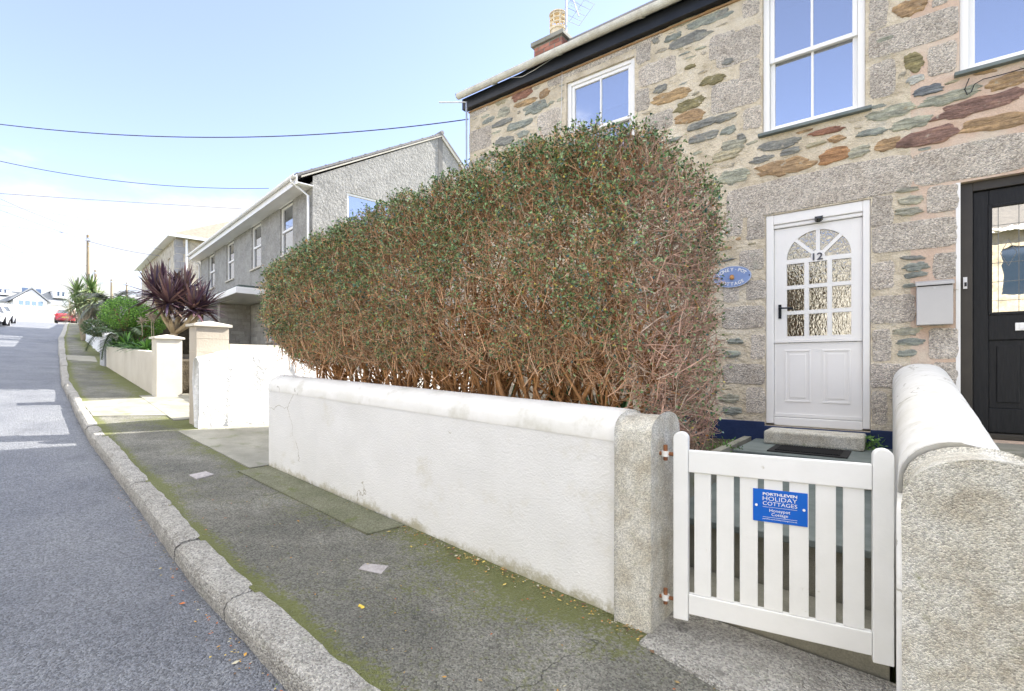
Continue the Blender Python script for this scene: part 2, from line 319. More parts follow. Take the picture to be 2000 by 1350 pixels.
def glassmat(name, trans, refl, fac, rough=.0, bump=0, bscale=20, stretch=None):
    m = bpy.data.materials.new(name); m.use_nodes = True; nt = m.node_tree; N = nt.nodes; L = nt.links; N.clear()
    o = N.new('ShaderNodeOutputMaterial'); t = N.new('ShaderNodeBsdfTransparent'); t.inputs[0].default_value = (*trans, 1)
    g = N.new('ShaderNodeBsdfGlossy'); g.inputs[0].default_value = (*refl, 1); g.inputs['Roughness'].default_value = rough
    x = N.new('ShaderNodeMixShader'); x.inputs[0].default_value = fac; L.new(t.outputs[0], x.inputs[1]); L.new(g.outputs[0], x.inputs[2]); L.new(x.outputs[0], o.inputs[0])
    if bump:
        ge = N.new('ShaderNodeNewGeometry'); mp = N.new('ShaderNodeMapping'); mp.inputs['Scale'].default_value = stretch or (1,1,1); L.new(ge.outputs['Position'], mp.inputs[0])
        n = N.new('ShaderNodeTexNoise'); n.inputs['Scale'].default_value = bscale; n.inputs['Detail'].default_value = 1.5; n.inputs['Distortion'].default_value = .6; L.new(mp.outputs[0], n.inputs[0])
        b = N.new('ShaderNodeBump'); b.inputs['Strength'].default_value = bump; b.inputs['Distance'].default_value = .02; L.new(n.outputs[0], b.inputs['Height']); L.new(b.outputs[0], g.inputs['Normal'])
    return m
M['glass'] = glassmat('window_glass', (.55,.60,.68), (.97,.96,.95), .48)
M['obscure'] = glassmat('obscured_glass', (.12,.12,.10), (.70,.70,.68), .48, rough=.02, bump=.16, bscale=34, stretch=(1.6,1,.8))
M['leaded'] = glassmat('leaded_glass', (.2,.2,.18), (.85,.83,.76), .7, rough=.01, bump=.02, bscale=6)

# ------------------------------------------------------------------ ground, road, pavement, kerb
KX = [-95, -80, -68, -60, -45, -32.7, -21.9, -14.1, -9.8, -7.8, -5.7, -4.98, -3.97, -3.24, -2.72, -2.13, 0, 9]
KY = [21, 15.5, 12.6, 11.0, 8.15, 5.76, 3.88, 2.54, 1.93, 1.66, 1.46, 1.39, 1.27, 1.19, 1.16, 1.12, 1.10, 1.10]
def ky(x): return float(np.interp(x, KX, KY))
def kwid(x): return float(np.interp(x, [-32, -14, -9.8, -5.3, -3, 0], [.22, .12, .12, .15, .17, .16]))
def strip(name, xs, ylo, yhi, ny, zoff, m, colf=None, noise=0, kind='structure'):
    V = []; F = []; C = []
    for x in xs:
        a, b = ylo(x), yhi(x)
        for j in range(ny+1):
            y = a+(b-a)*j/ny; V.append((x, y, gz(x)+zoff(x, y)+(mn.noise(Vector((x*1.7, y*1.7, 3)))*noise if noise else 0)))
            C.append(colf(x, y, a, b) if colf else (0,0,0))
    n = ny+1
    for i in range(len(xs)-1):
        for j in range(ny): F.append((i*n+j, (i+1)*n+j, (i+1)*n+j+1, i*n+j+1))
    me = bpy.data.meshes.new(name); me.from_pydata(V, [], F); me.polygons.foreach_set('use_smooth', [True]*len(F))
    if colf:
        a = me.color_attributes.new('Col', 'FLOAT_COLOR', 'POINT'); a.data.foreach_set('color', [v for c in C for v in (*c, 1)])
    me.materials.append(m); o = bpy.data.objects.new(name, me); scene.collection.objects.link(o); tag(o, kind=kind); return o
xs_near = list(np.arange(-95, -24, 1.5))+list(np.arange(-24, -8, .4))+list(np.arange(-8, 9.01, .12))
RD = -.115
strip('road', xs_near, lambda x: ky(x)-6.3, lambda x: ky(x)+.02, 14, lambda x, y: RD+.03*math.sin(min(1, max(0, (ky(x)-y)/6.3))*math.pi), M['asphalt'], noise=.004)
def wallline(x): return float(np.interp(x, [-95, -68, -36, -22, -17.2, -10.9, -8, -7.5, -5.3, -1.2, 0, 9], [24, 15.5, 7.25, 4.95, 4.0, 3.22, 2.85, 2.78, 2.62, 2.50, 2.46, 2.4]))
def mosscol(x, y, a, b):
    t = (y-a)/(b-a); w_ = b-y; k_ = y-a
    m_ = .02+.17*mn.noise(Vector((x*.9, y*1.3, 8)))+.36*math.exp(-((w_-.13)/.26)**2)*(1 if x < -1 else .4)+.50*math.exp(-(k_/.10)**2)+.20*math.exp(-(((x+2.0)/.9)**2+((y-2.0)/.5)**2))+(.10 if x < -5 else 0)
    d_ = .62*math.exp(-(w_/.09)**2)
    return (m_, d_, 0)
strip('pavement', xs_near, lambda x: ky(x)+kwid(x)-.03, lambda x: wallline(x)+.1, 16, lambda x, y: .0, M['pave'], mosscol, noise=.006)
# terrain sheet under everything, to the horizon
V = []; F = []; gx = [-900, -500, -300, -200, -140]+list(range(-120, 30, 3))+[40, 60, 120, 300]; gy = [-500, -200, -80, -30, -12, -6, 0, 1, 3, 6, 12, 30, 80, 200, 500]
for x in gx:
    for y in gy: V.append((x, y, gz(x)-.17))
n = len(gy)
for i in range(len(gx)-1):
    for j in range(n-1): F.append((i*n+j, (i+1)*n+j, (i+1)*n+j+1, i*n+j+1))
me = bpy.data.meshes.new('ground'); me.from_pydata(V, [], F); me.materials.append(M['grassy']); o = bpy.data.objects.new('ground', me); scene.collection.objects.link(o); tag(o, kind='structure')
# cross road at the far end
mb = MB(); mb.add([(-130,-60,5.19),(-66,-60,4.7),(-66,60,4.7),(-130,60,5.19)], [(0,1,2,3)])
V = []; F = []
xs = np.linspace(-97, -66, 12)
for i, x in enumerate(xs): V += [(x, -70, gz(x)-.108), (x, 90, gz(x)-.108)]
F = [(2*i, 2*i+2, 2*i+3, 2*i+1) for i in range(len(xs)-1)]
me = bpy.data.meshes.new('cross_road'); me.from_pydata(V, [], F); me.materials.append(M['asphalt']); o = bpy.data.objects.new('cross_road', me); scene.collection.objects.link(o); tag(o, kind='structure')
# kerb: separate worn granite stones joined end to end in one kerb
mb = MB(); x = -70.0
joints = []
while x < 9: joints.append(x); x += random.uniform(.75, 1.35) if x > -30 else 2.4
for a, b in zip(joints[:-1], joints[1:]):
    g_ = .006 if b > -12 else .0; n_ = max(2, int((b-a)/.07)) if b > -12 else 2
    dz = random.uniform(-.008, .008); dy = random.uniform(-.010, .010); ring = []; k = 0; VV = []
    prof = [(0,-.16),(0.0,-.055),(.012,-.018),(.04,0.0),(.09,.004),(1,0.002),(1,-.14)]
    for i in range(n_+1):
        x = a+g_+(b-a-2*g_)*i/n_; wd = kwid(x); e = .012*(1 if i in (0, n_) and b > -12 else 0)
        for j, (u, z) in enumerate(prof):
            y = ky(x)+dy+(u*1.0 if u < .5 else wd); nn = mn.noise(Vector((x*6, j*1.3, 0)))*.007+mn.noise(Vector((x*19, j*2.1, 5)))*.0035
            VV.append((x, y+nn*(1 if j < 5 else 1.6), gz(x)+z+dz+.008-(e if j > 1 else 0)+nn*.8))
    m_ = len(prof)
    FF = [(i*m_+j, (i+1)*m_+j, (i+1)*m_+j+1, i*m_+j+1) for i in range(n_) for j in range(m_-1)]
    FF += [tuple(range(m_)), tuple(n_*m_+j for j in range(m_))[::-1]]
    mb.add(VV, FF)
tag(mb.build('kerb', M['kerb'], smooth=False), kind='structure')
# driveway and passage slabs
def slab(name, pts, off, m, th=.03):
    mb = MB(); P = [(p[0], p[1], gz(p[0])+off) for p in pts]; mb.prism(P, (0,0,-th)); o = mb.build(name, m); return tag(o, kind='structure')
slab('passage_path', [(-7.5,2.50),(-5.3,2.42),(-5.3,9),(-7.5,9)], .012, M['concrete'])
slab('driveway', [(-11,3.05),(-8.3,2.72),(-8.3,4.3),(-11,4.6)], .012, M['concrete'])
slab('crossover_patch', [(-5.25,2.28),(-3.05,2.22),(-3.0,2.52),(-5.25,2.60)], .012, mat('mossy_concrete', [(.13,.135,.08),(.20,.20,.14)], 3, 10, rough=.9, bump=.7, bscale=50, chips=(110,.7,1.3), grime=((.12,.14,.04), 5, .56)))
slab('driveway_kerbside', [(-10.6,2.15),(-9.1,1.98),(-8.7,2.9),(-10.7,3.1)], .009, M['concrete'])
slab('doorstep_crossing', [(-21,3.9),(-19,3.55),(-18.4,4.1),(-20.5,4.5)], .012, M['concrete'])

# iron / concrete service covers in the pavement
for (q, lab) in (([(368,928),(402,921),(418,927),(384,936)], 'small pale stone cover in the pavement by the passage, farther from the camera'),
                 ([(700,1112),(713,1101),(759,1106),(744,1122)], 'small pinkish stone cover in the mossy pavement before the white wall, nearer the camera')):
    P = [onG(a, b, .006) for a, b in q]; c = sum(P)/4; mb = MB(); mb.prism([(p[0], p[1], p[2]+.003) for p in P], (0,0,-.03))
    o = mb.build('service_cover', mat('cover_stone', [(.30,.28,.27),(.46,.43,.42)], 30, rough=.9, bump=1, bscale=60), loc=tuple(c)); tag(o, lab, 'drain cover', 'covers set in the pavement')

# fallen leaves and grit on the pavement
def litter():
    V = []; F = []; C = []
    cols = [(.55,.30,.06),(.50,.16,.05),(.60,.45,.12),(.30,.22,.10),(.45,.42,.30),(.16,.10,.06)]
    def leafat(x, y, z, sz, c, flat=.35):
        a = random.uniform(0, 6.28); ux, uy = math.cos(a)*sz, math.sin(a)*sz; vx, vy = -uy*.5, ux*.5; k = len(V); h = sz*flat
        V.extend([(x-ux,y-uy,z),(x+vx,y+vy,z+h*random.random()),(x+ux,y+uy,z+h*random.random()),(x-vx,y-vy,z+.001)]); F.append((k,k+1,k+2,k+3)); C.append(c)
    for i in range(1800):
        x = -6+7.5*random.random()**.8; m_ = random.random()
        if m_ < .62: y = wallline(x)-abs(random.gauss(0, .06))-.035; sz = random.uniform(.004, .011)
        elif m_ < .80: y = ky(x)-abs(random.gauss(0, .06))-.02; sz = random.uniform(.004, .011)
        else: y = random.uniform(ky(x)+.2, wallline(x)); sz = random.uniform(.004, .010)
        z = gz(x)+.008+(RD if y < ky(x) else 0)
        leafat(x, y, z, sz*(1.9 if random.random() < .10 else 1.0), random.choice(cols))
    return npmesh('leaf_litter', V, F, M['litter'], cols=C)
o = litter(); tag(o, 'scattered yellow and brown leaf scraps lying along the wall foot and gutter', 'leaf litter', kind='stuff')
for (px, py, c, sz, lab) in ((398,1166,(.60,.22,.04),.022,'single orange fallen leaf lying on the road near the kerb'), (547,1339,(.25,.42,.10),.035,'pale green fallen leaf lying at the kerb foot at the bottom of the photo'), (706,1189,(.65,.48,.08),.022,'pair of yellow fallen leaves together on the mossy pavement')):
    p = onG(px, py, RD if px < 600 else 0); mb = MB()
    pts = [(math.cos(a)*sz*(1.2 if abs(math.sin(a)) < .4 else .7), math.sin(a)*sz*.6, .012+.006*math.sin(3*a)) for a in np.linspace(0, 6.28, 10)[:-1]]
    mb.add([(p[0]+a, p[1]+b, p[2]+d) for a, b, d in pts]+[(p[0], p[1], p[2]+.010)], [(i, (i+1) % 9, 9) for i in range(9)], col=c)
    o = mb.build('fallen_leaf', M['litter'], loc=tuple(p)); tag(o, lab, 'leaf')

# ------------------------------------------------------------------ main facade
WY = 5.8
def openwall(mb, x0, x1, z0, z1, ops, depth, mi=0, sub=.5, y=WY):
    xs = sorted({x0, x1, *[a for o in ops for a in o[:2]]}); zs = sorted({z0, z1, *[a for o in ops for a in o[2:]]})
    for i in range(len(xs)-1):
        for j in range(len(zs)-1):
            cx, cz = (xs[i]+xs[i+1])/2, (zs[j]+zs[j+1])/2
            if any(o[0] < cx < o[1] and o[2] < cz < o[3] for o in ops): continue
            mb.add([(xs[i],y,zs[j]),(xs[i+1],y,zs[j]),(xs[i+1],y,zs[j+1]),(xs[i],y,zs[j+1])], [(0,1,2,3)], mi)
    for a, b, c, d in ops:
        mb.add([(a,y,c),(a,y+depth,c),(a,y+depth,d),(a,y,d)], [(0,1,2,3)], mi); mb.add([(b,y,c),(b,y+depth,c),(b,y+depth,d),(b,y,d)], [(3,2,1,0)], mi)
        mb.add([(a,y,d),(b,y,d),(b,y+depth,d),(a,y+depth,d)], [(3,2,1,0)], mi); mb.add([(a,y,c),(b,y,c),(b,y+depth,c),(a,y+depth,c)], [(0,1,2,3)], mi)
def stone(mb, cx, cz, w, h, col, mi, y=WY, kind='slate', proud=None):
    sl = kind == 'slate'; n = 34 if sl else 36; pts = []; sd = random.uniform(0, 99)
    ang = random.gauss(0, .05) if sl else random.gauss(0, .008); skew = random.uniform(-.35, .35)
    for i in range(n):
        a = 2*math.pi*i/n; ca, sa = math.cos(a), math.sin(a)
        if sl:
            p = 2.7; r = (abs(ca)**p+abs(sa)**p)**(-1/p)
            r *= 1+.30*mn.noise(Vector((ca*1.5+sd, sa*1.5, 0)))+.16*mn.noise(Vector((ca*3.5+sd, sa*3.5, 3)))+.12*mn.noise(Vector((ca*13+sd, sa*13, 7)))
            X = ca*r*w/2; Z = sa*r*h/2; Z += h*.12*mn.noise(Vector((X/w*5+sd, 2, 1)))+.0; X += skew*Z
        else:
            p = 9; r = (abs(ca)**p+abs(sa)**p)**(-1/p); X = ca*r*w/2; Z = sa*r*h/2
            X += .012*mn.noise(Vector((Z*14, sd, ca)))+.006*mn.noise(Vector((Z*45, sd, ca))); Z += .012*mn.noise(Vector((X*12, sd, sa)))+.006*mn.noise(Vector((X*45, sd, sa)))
        pts.append((X*math.cos(ang)-Z*math.sin(ang), X*math.sin(ang)+Z*math.cos(ang)))
    pr = proud if proud else (random.uniform(.007, .015) if sl else random.uniform(.003, .007))
    m_ = min(w, h); k = .90 if sl else max(.86, 1-.014/m_)
    rings = [(1, .006), (1.0, -pr*.45), (k, -pr), (.62, -pr*1.2), (.3, -pr*1.2)]
    amp = .007 if sl else .003
    VV = [(cx+p[0]*s_, y+d_+(amp*mn.noise(Vector(((cx+p[0]*s_)*9, (cz+p[1]*s_)*38, sd))) if q > 0 else 0), cz+p[1]*s_) for q, (s_, d_) in enumerate(rings) for p in pts]+[(cx, y-pr*1.2, cz)]
    FF = []; R = len(rings)
    for q in range(R-1): FF += [(q*n+i, q*n+(i+1) % n, (q+1)*n+(i+1) % n, (q+1)*n+i) for i in range(n)]
    FF += [((R-1)*n+i, (R-1)*n+(i+1) % n, R*n) for i in range(n)]
    mb.add(VV, FF, mi, col)
def pxrect(cx, cy, w_, h_, Y=WY):
    c = onY(cx, cy, Y); a = onY(cx-w_/2, cy, Y)[0]; b = onY(cx+w_/2, cy, Y)[0]
    return (a+b)/2, c[2], b-a, onY(cx, cy-h_/2, Y)[2]-onY(cx, cy+h_/2, Y)[2]
GR = [(1600,368,350,66),(1900,312,226,68),(1784,65,170,54),(1716,25,34,60),(1724,155,48,66),(1840,115,56,58),(1836,3,30,14),(1466,15,32,34),(1442,92,82,60),
 (1464,136,38,36),(1442,182,84,52),(1469,231,34,40),(1411,88,50,44),(1284,140,70,40),(1257,105,28,34),(1255,195,26,40),(1285,238,56,34),(1413,190,46,56),(1197,95,186,38),
 (1086,150,32,30),(1072,240,42,46),(936,208,36,30),(938,272,42,40),(1476,445,34,44),(1468,508,46,38),(1476,567,36,36),(1452,620,80,42),(1480,678,26,46),(1452,731,80,38),
 (1476,782,36,48),(1723,412,42,58),(1786,460,160,54),(1724,538,44,52),(1744,604,84,52),(1722,675,36,60),(1732,734,62,46),(1717,797,30,62),(1841,388,60,50),(1846,519,46,48),
 (1843,671,56,58),(1846,738,50,58),(1434,440,30,40),(1428,570,30,40),(1930,80,0,0),(930,330,30,36),(1010,262,0,0)]
G0, G1, G2 = (.31,.335,.30), (.27,.275,.255), (.40,.395,.32)      # grey-green slates
T0 = (.46,.42,.30); O0 = (.48,.34,.19); O1 = (.42,.29,.17); O2 = (.44,.25,.13); R0 = (.32,.17,.12); R1 = (.27,.17,.14); OL = (.27,.24,.13); GT = (.40,.41,.33); LG = (.46,.47,.44)
SL = [(1020,181,36,22,R0),(1027,201,40,10,O0),(1047,210,42,18,G0),(1063,183,18,14,O1),(984,219,22,16,G2),(954,235,22,9,G0),(981,240,36,10,G1),(1014,245,48,13,G0),(1021,262,20,11,G0),
 (985,276,34,16,G1),(1014,281,28,12,G0),(1040,290,46,20,R0),(955,306,34,11,G1),(978,195,20,18,T0),(1311,18,36,13,O0),(1329,37,54,26,T0),(1383,39,80,16,G0),(1392,9,40,18,O0),
 (1347,76,76,17,G1),(1314,73,30,12,G0),(1281,80,12,10,G1),(1290,174,24,13,G1),(1312,187,70,19,O0),(1347,205,54,18,OL),(1348,228,56,20,O1),(1393,156,46,16,OL),(1422,121,20,10,G1),
 (1370,243,52,14,G1),(1414,231,44,13,G1),(1423,255,28,13,G0),(1374,268,54,15,G1),(1419,303,52,18,T0),(1412,25,24,10,G1),(1448,268,14,12,G1),(1520,283,74,15,G1),(1542,296,40,13,G1),
 (1488,311,40,12,G1),(1535,325,100,27,O1),(1616,256,62,10,R0),(1634,271,30,11,O1),(1592,282,36,8,T0),(1630,303,58,25,O2),(1676,297,42,20,G2),(1433,345,56,24,GT),(1433,284,44,18,G2),
 (1702,259,58,12,G0),(1742,219,90,20,GT),(1736,282,50,20,O1),(1812,268,104,28,R1),(1781,240,72,20,GT),(1856,189,108,20,GT),(1811,177,54,17,(.20,.22,.24)),(1788,156,34,14,LG),(1785,123,36,32,OL),
 (1778,15,58,28,O1),(1915,205,166,26,R1),(1955,238,146,24,O1),(1970,158,90,24,O1),(1778,391,50,14,G2),(1774,414,48,14,G2),(1784,504,44,7,G1),(1789,521,46,14,G0),(1789,537,42,9,G0),
 (1776,558,24,8,G0),(1772,647,56,13,G2),(1778,668,50,13,G0),(1772,690,36,11,G0),(1773,371,42,8,G2),(1435,667,28,10,G0),(1428,692,34,12,G0),(1424,778,38,14,G2),(1428,803,38,14,G0),(1960,20,0,0,G0)]
W1 = (-3.585, -2.60, 2.42, 3.82); W2 = (-1.165, -.275, 2.44, 4.0); W3 = (.39, 1.45, 2.53, 4.0)
DR = (-1.135, -.235, -.62, 1.575); BD = (.395, 1.42, -.62, 1.585)
EAVE = 4.14
def facade(x0, x1, ops, pink, rootname, label, seed):
    random.seed(seed)
    root = empty(rootname, (x0, WY, -1.4), 0, label, 'house')
    mb = MB(); mo = 1 if pink else 0
    openwall(mb, x0, x1, -1.6, EAVE, ops, .22, mo)
    # side, rear and gable walls
    yb = 9.8; yr = 7.8; zr = EAVE+2.0*.80
    for X, sgn in ((x0, -1), (x1, 1)):
        P = [(X,WY,-1.6),(X,yb,-1.6),(X,yb,EAVE),(X,yr,zr),(X,WY,EAVE)]
        mb.add(P, [tuple(range(5)) if sgn > 0 else tuple(range(5))[::-1]], mo)
    mb.add([(x0,yb,-1.6),(x1,yb,-1.6),(x1,yb,EAVE),(x0,yb,EAVE)], [(3,2,1,0)], mo)
    placed = [(o[0]-.01, o[1]+.01, o[2]-.01, o[3]+.01) for o in ops]
    for q in GR:
        if q[2] == 0: continue
        cx, cz, w_, h_ = pxrect(*q)
        if not (x0 <= cx < x1): continue
        g = random.uniform(.9, 1.15); stone(mb, cx, cz, w_*1.04, h_*1.05, (g, g*.975, g*.95), 2, kind='granite'); placed.append((cx-w_/2, cx+w_/2, cz-h_/2, cz+h_/2))
    for q in SL:
        if q[2] == 0: continue
        cx, cz, w_, h_ = pxrect(*q[:4]); c = q[4]
        if not (x0 <= cx < x1): continue
        stone(mb, cx, cz, w_*1.08, h_*1.15, c, 3, kind='slate'); placed.append((cx-w_/2, cx+w_/2, cz-h_/2, cz+h_/2))
    pal = [G0, G1, G2, T0, GT, GT, OL, O1, O0, R0]
    tries = 1500 if not pink else 900
    for i in range(tries):
        w_ = random.uniform(.10, .38); h_ = random.uniform(.035, .085) if not pink else random.uniform(.06, .12)
        kind = 'slate'
        if random.random() < .16: w_ = random.uniform(.22, .42); h_ = random.uniform(.15, .22); kind = 'granite'
        cx = random.uniform(x0+w_/2+.03, x1-w_/2-.03); cz = random.uniform(-1.3, EAVE-.12)
        pad = .045 if not pink else .022
        r = (cx-w_/2-pad, cx+w_/2+pad, cz-h_/2-pad, cz+h_/2+pad)
        if any(r[0] < p[1] and r[1] > p[0] and r[2] < p[3] and r[3] > p[2] for p in placed): continue
        placed.append(r); g = random.uniform(.9, 1.1)
        stone(mb, cx, cz, w_, h_, (g, g, g) if kind == 'granite' else random.choice(pal), 2 if kind == 'granite' else 3, kind=kind)
    for i in range(5200):
        w_ = random.uniform(.05, .20); h_ = random.uniform(.02, .05); cx = random.uniform(x0+w_/2+.02, x1-w_/2-.02); cz = random.uniform(-1.3, EAVE-.08); pad = .014
        rr_ = (cx-w_/2-pad, cx+w_/2+pad, cz-h_/2-pad, cz+h_/2+pad)
        if any(rr_[0] < p[1] and rr_[1] > p[0] and rr_[2] < p[3] and rr_[3] > p[2] for p in placed): continue
        placed.append(rr_); c_ = random.choice([G0, G2, T0, GT, (.56,.50,.39), (.60,.54,.44), (.52,.47,.38), (.47,.43,.34), O1])
        stone(mb, cx, cz, w_, h_, c_, 3, proud=random.uniform(.002, .008))
    mb.build('wall', [M['mortar'], M['pink'], M['granite'], M['slate']], root)
    # roof
    rf = MB(); t = .06
    def slope(ya, za, yc, zc, n=14):
        for i in range(n):
            f0, f1 = i/n, (i+1)/n; A = (ya+(yc-ya)*f0, za+(zc-za)*f0); B = (ya+(yc-ya)*f1, za+(zc-za)*f1)
            P = [(x0-.06, A[0], A[1]+.035), (x1+.0, A[0], A[1]+.035), (x1+.0, B[0], B[1]+.008), (x0-.06, B[0], B[1]+.008)]
            rf.prism(P, (0, 0, -.03))
    slope(5.62, EAVE+.02, yr, zr+.06); slope(yb+.15, EAVE+.0, yr, zr+.06)
    rf.tube([(x0-.06, yr, zr+.09), (x1, yr, zr+.09)], .07, 8)
    roof = rf.build('roof', M['roofslate'], root)
    return root, roof
house, roof12 = facade(-5.355, .06, [W1, W2, DR], False, 'stone_cottage', 'cottage of smeared cream mortar, slate rubble and granite with a white door numbered 12', 11)
house14, roof14 = facade(.06, 5.6, [W3, BD], True, 'pink_mortar_cottage', 'adjoining cottage with pink mortar between rubble and a black front door, at right edge', 12)

def gutter_run(root, x0, x1, y, z, r, m, name='gutter', brackets=(), mbrk=None):
    mb = MB(); n = 8; prof = [(y+r*math.cos(math.pi+math.pi*i/n), z+r*math.sin(math.pi+math.pi*i/n)) for i in range(n+1)]
    prof = [(y-r, z+.015)]+prof+[(y+r, z+.015)]; inner = [(y+(a-y)*.86, z+(b-z)*.86+.004) for a, b in prof][::-1]; P = prof+inner
    segs = np.linspace(x0, x1, 8)
    mb.prism([(x0, a, b) for a, b in P], (x1-x0, 0, 0))
    mb.prism([(x0, a, b) for a, b in prof], (.012, 0, 0)) ; mb.prism([(x1-.012, a, b) for a, b in prof], (.012, 0, 0))
    o = mb.build(name, m, root)
    for bx_ in brackets:
        q = MB(); k = 1.16; bp = [(y+(a-y)*k, z+(b-z)*k) for a, b in prof[1:]]; bi = [(y+(a-y)*1.02, z+(b-z)*1.02) for a, b in prof[1:]][::-1]
        q.prism([(bx_, a, b) for a, b in bp+bi], (.035, 0, 0)); q.box(bx_, bx_+.035, y+r, y+r+.05, z-.02, z+.03)
        q.build('bracket', mbrk or m, o)
    return o
f_ = MB(); f_.box(-5.42, .06, 5.70, 5.795, EAVE-.15, EAVE+.02); f_.build('fascia', M['black'], house, bevel=.004)
gutter_run(house, -5.43, .06, 5.615, EAVE+.035, .054, M['gutter'], brackets=(-4.75, -3.62, -2.46, -1.3, -.3))
f_ = MB(); f_.box(.062, 5.6, 5.70, 5.795, EAVE-.15, EAVE+.02); f_.build('fascia', M['black'], house14, bevel=.004)
gutter_run(house14, .08, 5.6, 5.615, EAVE+.035, .054, M['gutter'])
# thin timber strip below fascia
f_ = MB(); f_.box(-5.36, .05, 5.775, 5.80, EAVE-.185, EAVE-.167); f_.build('eaves_strip', mat('bare_orange_timber', [(.35,.20,.09),(.42,.27,.15)], 20), house)
# navy plinth
p_ = MB(); p_.box(-5.36, -1.14, 5.775, 5.80, -1.4, -.585); p_.box(-.235, .05, 5.775, 5.80, -1.4, -.60)
p_.box(-1.14, -.235, 5.765, 5.84, -1.2, -.625); p_.build('plinth', M['navy'], house, bevel=.006)

def sash(root, x0, x1, z0, z1, zm, cols=2, blind=False, yoff=.03, sillm=None, frame=.062, name='window', sill=True):
    y = WY+yoff; fr = MB()
    fr.box(x0+.002, x0+frame, y, y+.10, z0, z1); fr.box(x1-frame, x1-.002, y, y+.10, z0, z1); fr.box(x0+frame, x1-frame, y, y+.10, z1-frame*.8, z1-.002); fr.box(x0+frame, x1-frame, y, y+.10, z0+.002, z0+frame*.7)
    f = fr.build(name, M['upvc'], root, bevel=.006)
    def sash_(za, zb, ys, nm):
        s_ = MB(); a, b = x0+frame+.002, x1-frame-.002; w_ = .042
        s_.box(a, a+w_, ys, ys+.045, za, zb); s_.box(b-w_, b, ys, ys+.045, za, zb); s_.box(a+w_, b-w_, ys, ys+.045, za, za+w_); s_.box(a+w_, b-w_, ys, ys+.045, zb-w_, zb)
        for c in range(1, cols): xc = a+(b-a)*c/cols; s_.box(xc-.011, xc+.011, ys+.004, ys+.038, za+w_, zb-w_)
        s_.build('sash', M['upvc'], f, bevel=.004)
        g = MB(); g.box(a+w_*.6, b-w_*.6, ys+.018, ys+.024, za+w_*.6, zb-w_*.6); g.build('pane', M['glass'], f)
    sash_(zm-.005, z1-frame*.8-.002, y+.018, 'u'); sash_(z0+frame*.7+.002, zm+.045, y+.052, 'l')
    r_ = MB(); r_.box(x0+.04, x1-.04, y+.50, y+.51, z0, z1); 
    if blind: r_.box(x0+.1, x1-.1, y+.105, y+.12, z1-.46, z1-.05, 1)
    r_.build('interior', [M['room'], M['blind']], f)
    if sill:
        q = MB(); q.box(x0-.035, x1+.05, WY-.055, WY+.08, z0-.034, z0-.001); q.build('sill', M['slateslab'], f, bevel=.005)
    return f
sash(house, *W1, 3.10, blind=True)
sash(house, *W2, 3.19)
sash(house14, *W3, 3.5, cols=1)
# ---- white door of the cottage
def zY(px, py, Y=WY): return onY(px, py, Y)[2]
def xY(px, Y=WY): return onY(px, 600, Y)[0]
yd = WY+.03
fr = MB(); x0, x1, z0, z1 = DR
fr.box(x0+.002, x0+.075, yd-.02, yd+.10, -.60, z1); fr.box(x1-.062, x1-.002, yd-.02, yd+.10, -.60, z1); fr.box(x0+.075, x1-.062, yd-.02, yd+.10, 1.47, z1-.002); fr.box(x0+.075, x1-.062, yd-.008, yd+.1, 1.43, 1.468)
fr.box(x0+.075, x1-.062, yd-.01, yd+.10, -.615, -.53)
dfr = fr.build('door_frame', M['white'], house, bevel=.008)
lx0, lx1 = x0+.078, x1-.065; yl = yd+.012; lw = lx1-lx0
door = MB(); rx0, rx1 = xY(1535)-.0, xY(1662)+.0; zc = 1.115; rows = [(.885,1.085),(.665,.855),(.325+.02,.635)]
zr1 = [zY(1598,516), zY(1598,563), zY(1598,569), zY(1598,607), zY(1598,611), zY(1598,653)]
zmid = .24
gx0, gx1 = rx0, rx1; R0_ = (gx1-gx0)/2; cxx = (gx0+gx1)/2
archz = zY(1598,500); ztop = 1.425
T = .035
panes_z = [(archz-.03, archz-.03)]
door.box(lx0, gx0, yl, yl+T, zmid+.02, ztop); door.box(gx1, lx1, yl, yl+T, zmid+.02, ztop)
arc = [(cxx+R0_*math.cos(a), yl, archz+R0_*math.sin(a)*.98) for a in np.linspace(0, math.pi, 25)]
door.prism([(gx1, yl, archz), (gx1, yl, ztop), (gx0, yl, ztop), (gx0, yl, archz)]+[p for p in arc[::-1][1:-1]], (0, T, 0))
ph = [0.235, 0.195, 0.195]; zt = archz-.045; gz_rows = []
zbot = zY(1598, 655)
hh = (zt-zbot-2*.038)/3
for r_ in range(3): gz_rows.append((zt-hh*(r_+1)-.038*r_, zt-hh*r_-.038*r_))
door.box(gx0, gx1, yl, yl+T, archz-.045, archz)                    # springing bar
for r_ in range(2): door.box(gx0, gx1, yl, yl+T, gz_rows[r_+1][1], gz_rows[r_][0])
door.box(gx0, gx1, yl, yl+T, zmid+.02, gz_rows[2][0])
cw = (gx1-gx0-2*.040)/3
for c in (1, 2):
    xa = gx0+cw*c+.040*(c-1)
    for a, b in gz_rows: door.box(xa, xa+.040, yl, yl+T, a, b)
for an in (45, 90, 135):                                           # fanlight bars
    a = R_(an); dx, dz = math.cos(a), math.sin(a); nx, nz_ = -dz*.017, dx*.017; r1, r2 = .04, R0_*1.02
    door.prism([(cxx+dx*r1+nx, yl+.001, archz+dz*r1+nz_), (cxx+dx*r2+nx, yl+.001, archz+dz*r2+nz_), (cxx+dx*r2-nx, yl+.001, archz+dz*r2-nz_), (cxx+dx*r1-nx, yl+.001, archz+dz*r1-nz_)], (0, T-.003, 0))
door.prism([(cxx+.062*math.cos(a), yl-.0005, archz+.072*math.sin(a)) for a in np.linspace(0, math.pi, 13)], (0, T-.002, 0))
dup_ = door.build('upper_door_leaf', M['white'], house, bevel=.004)
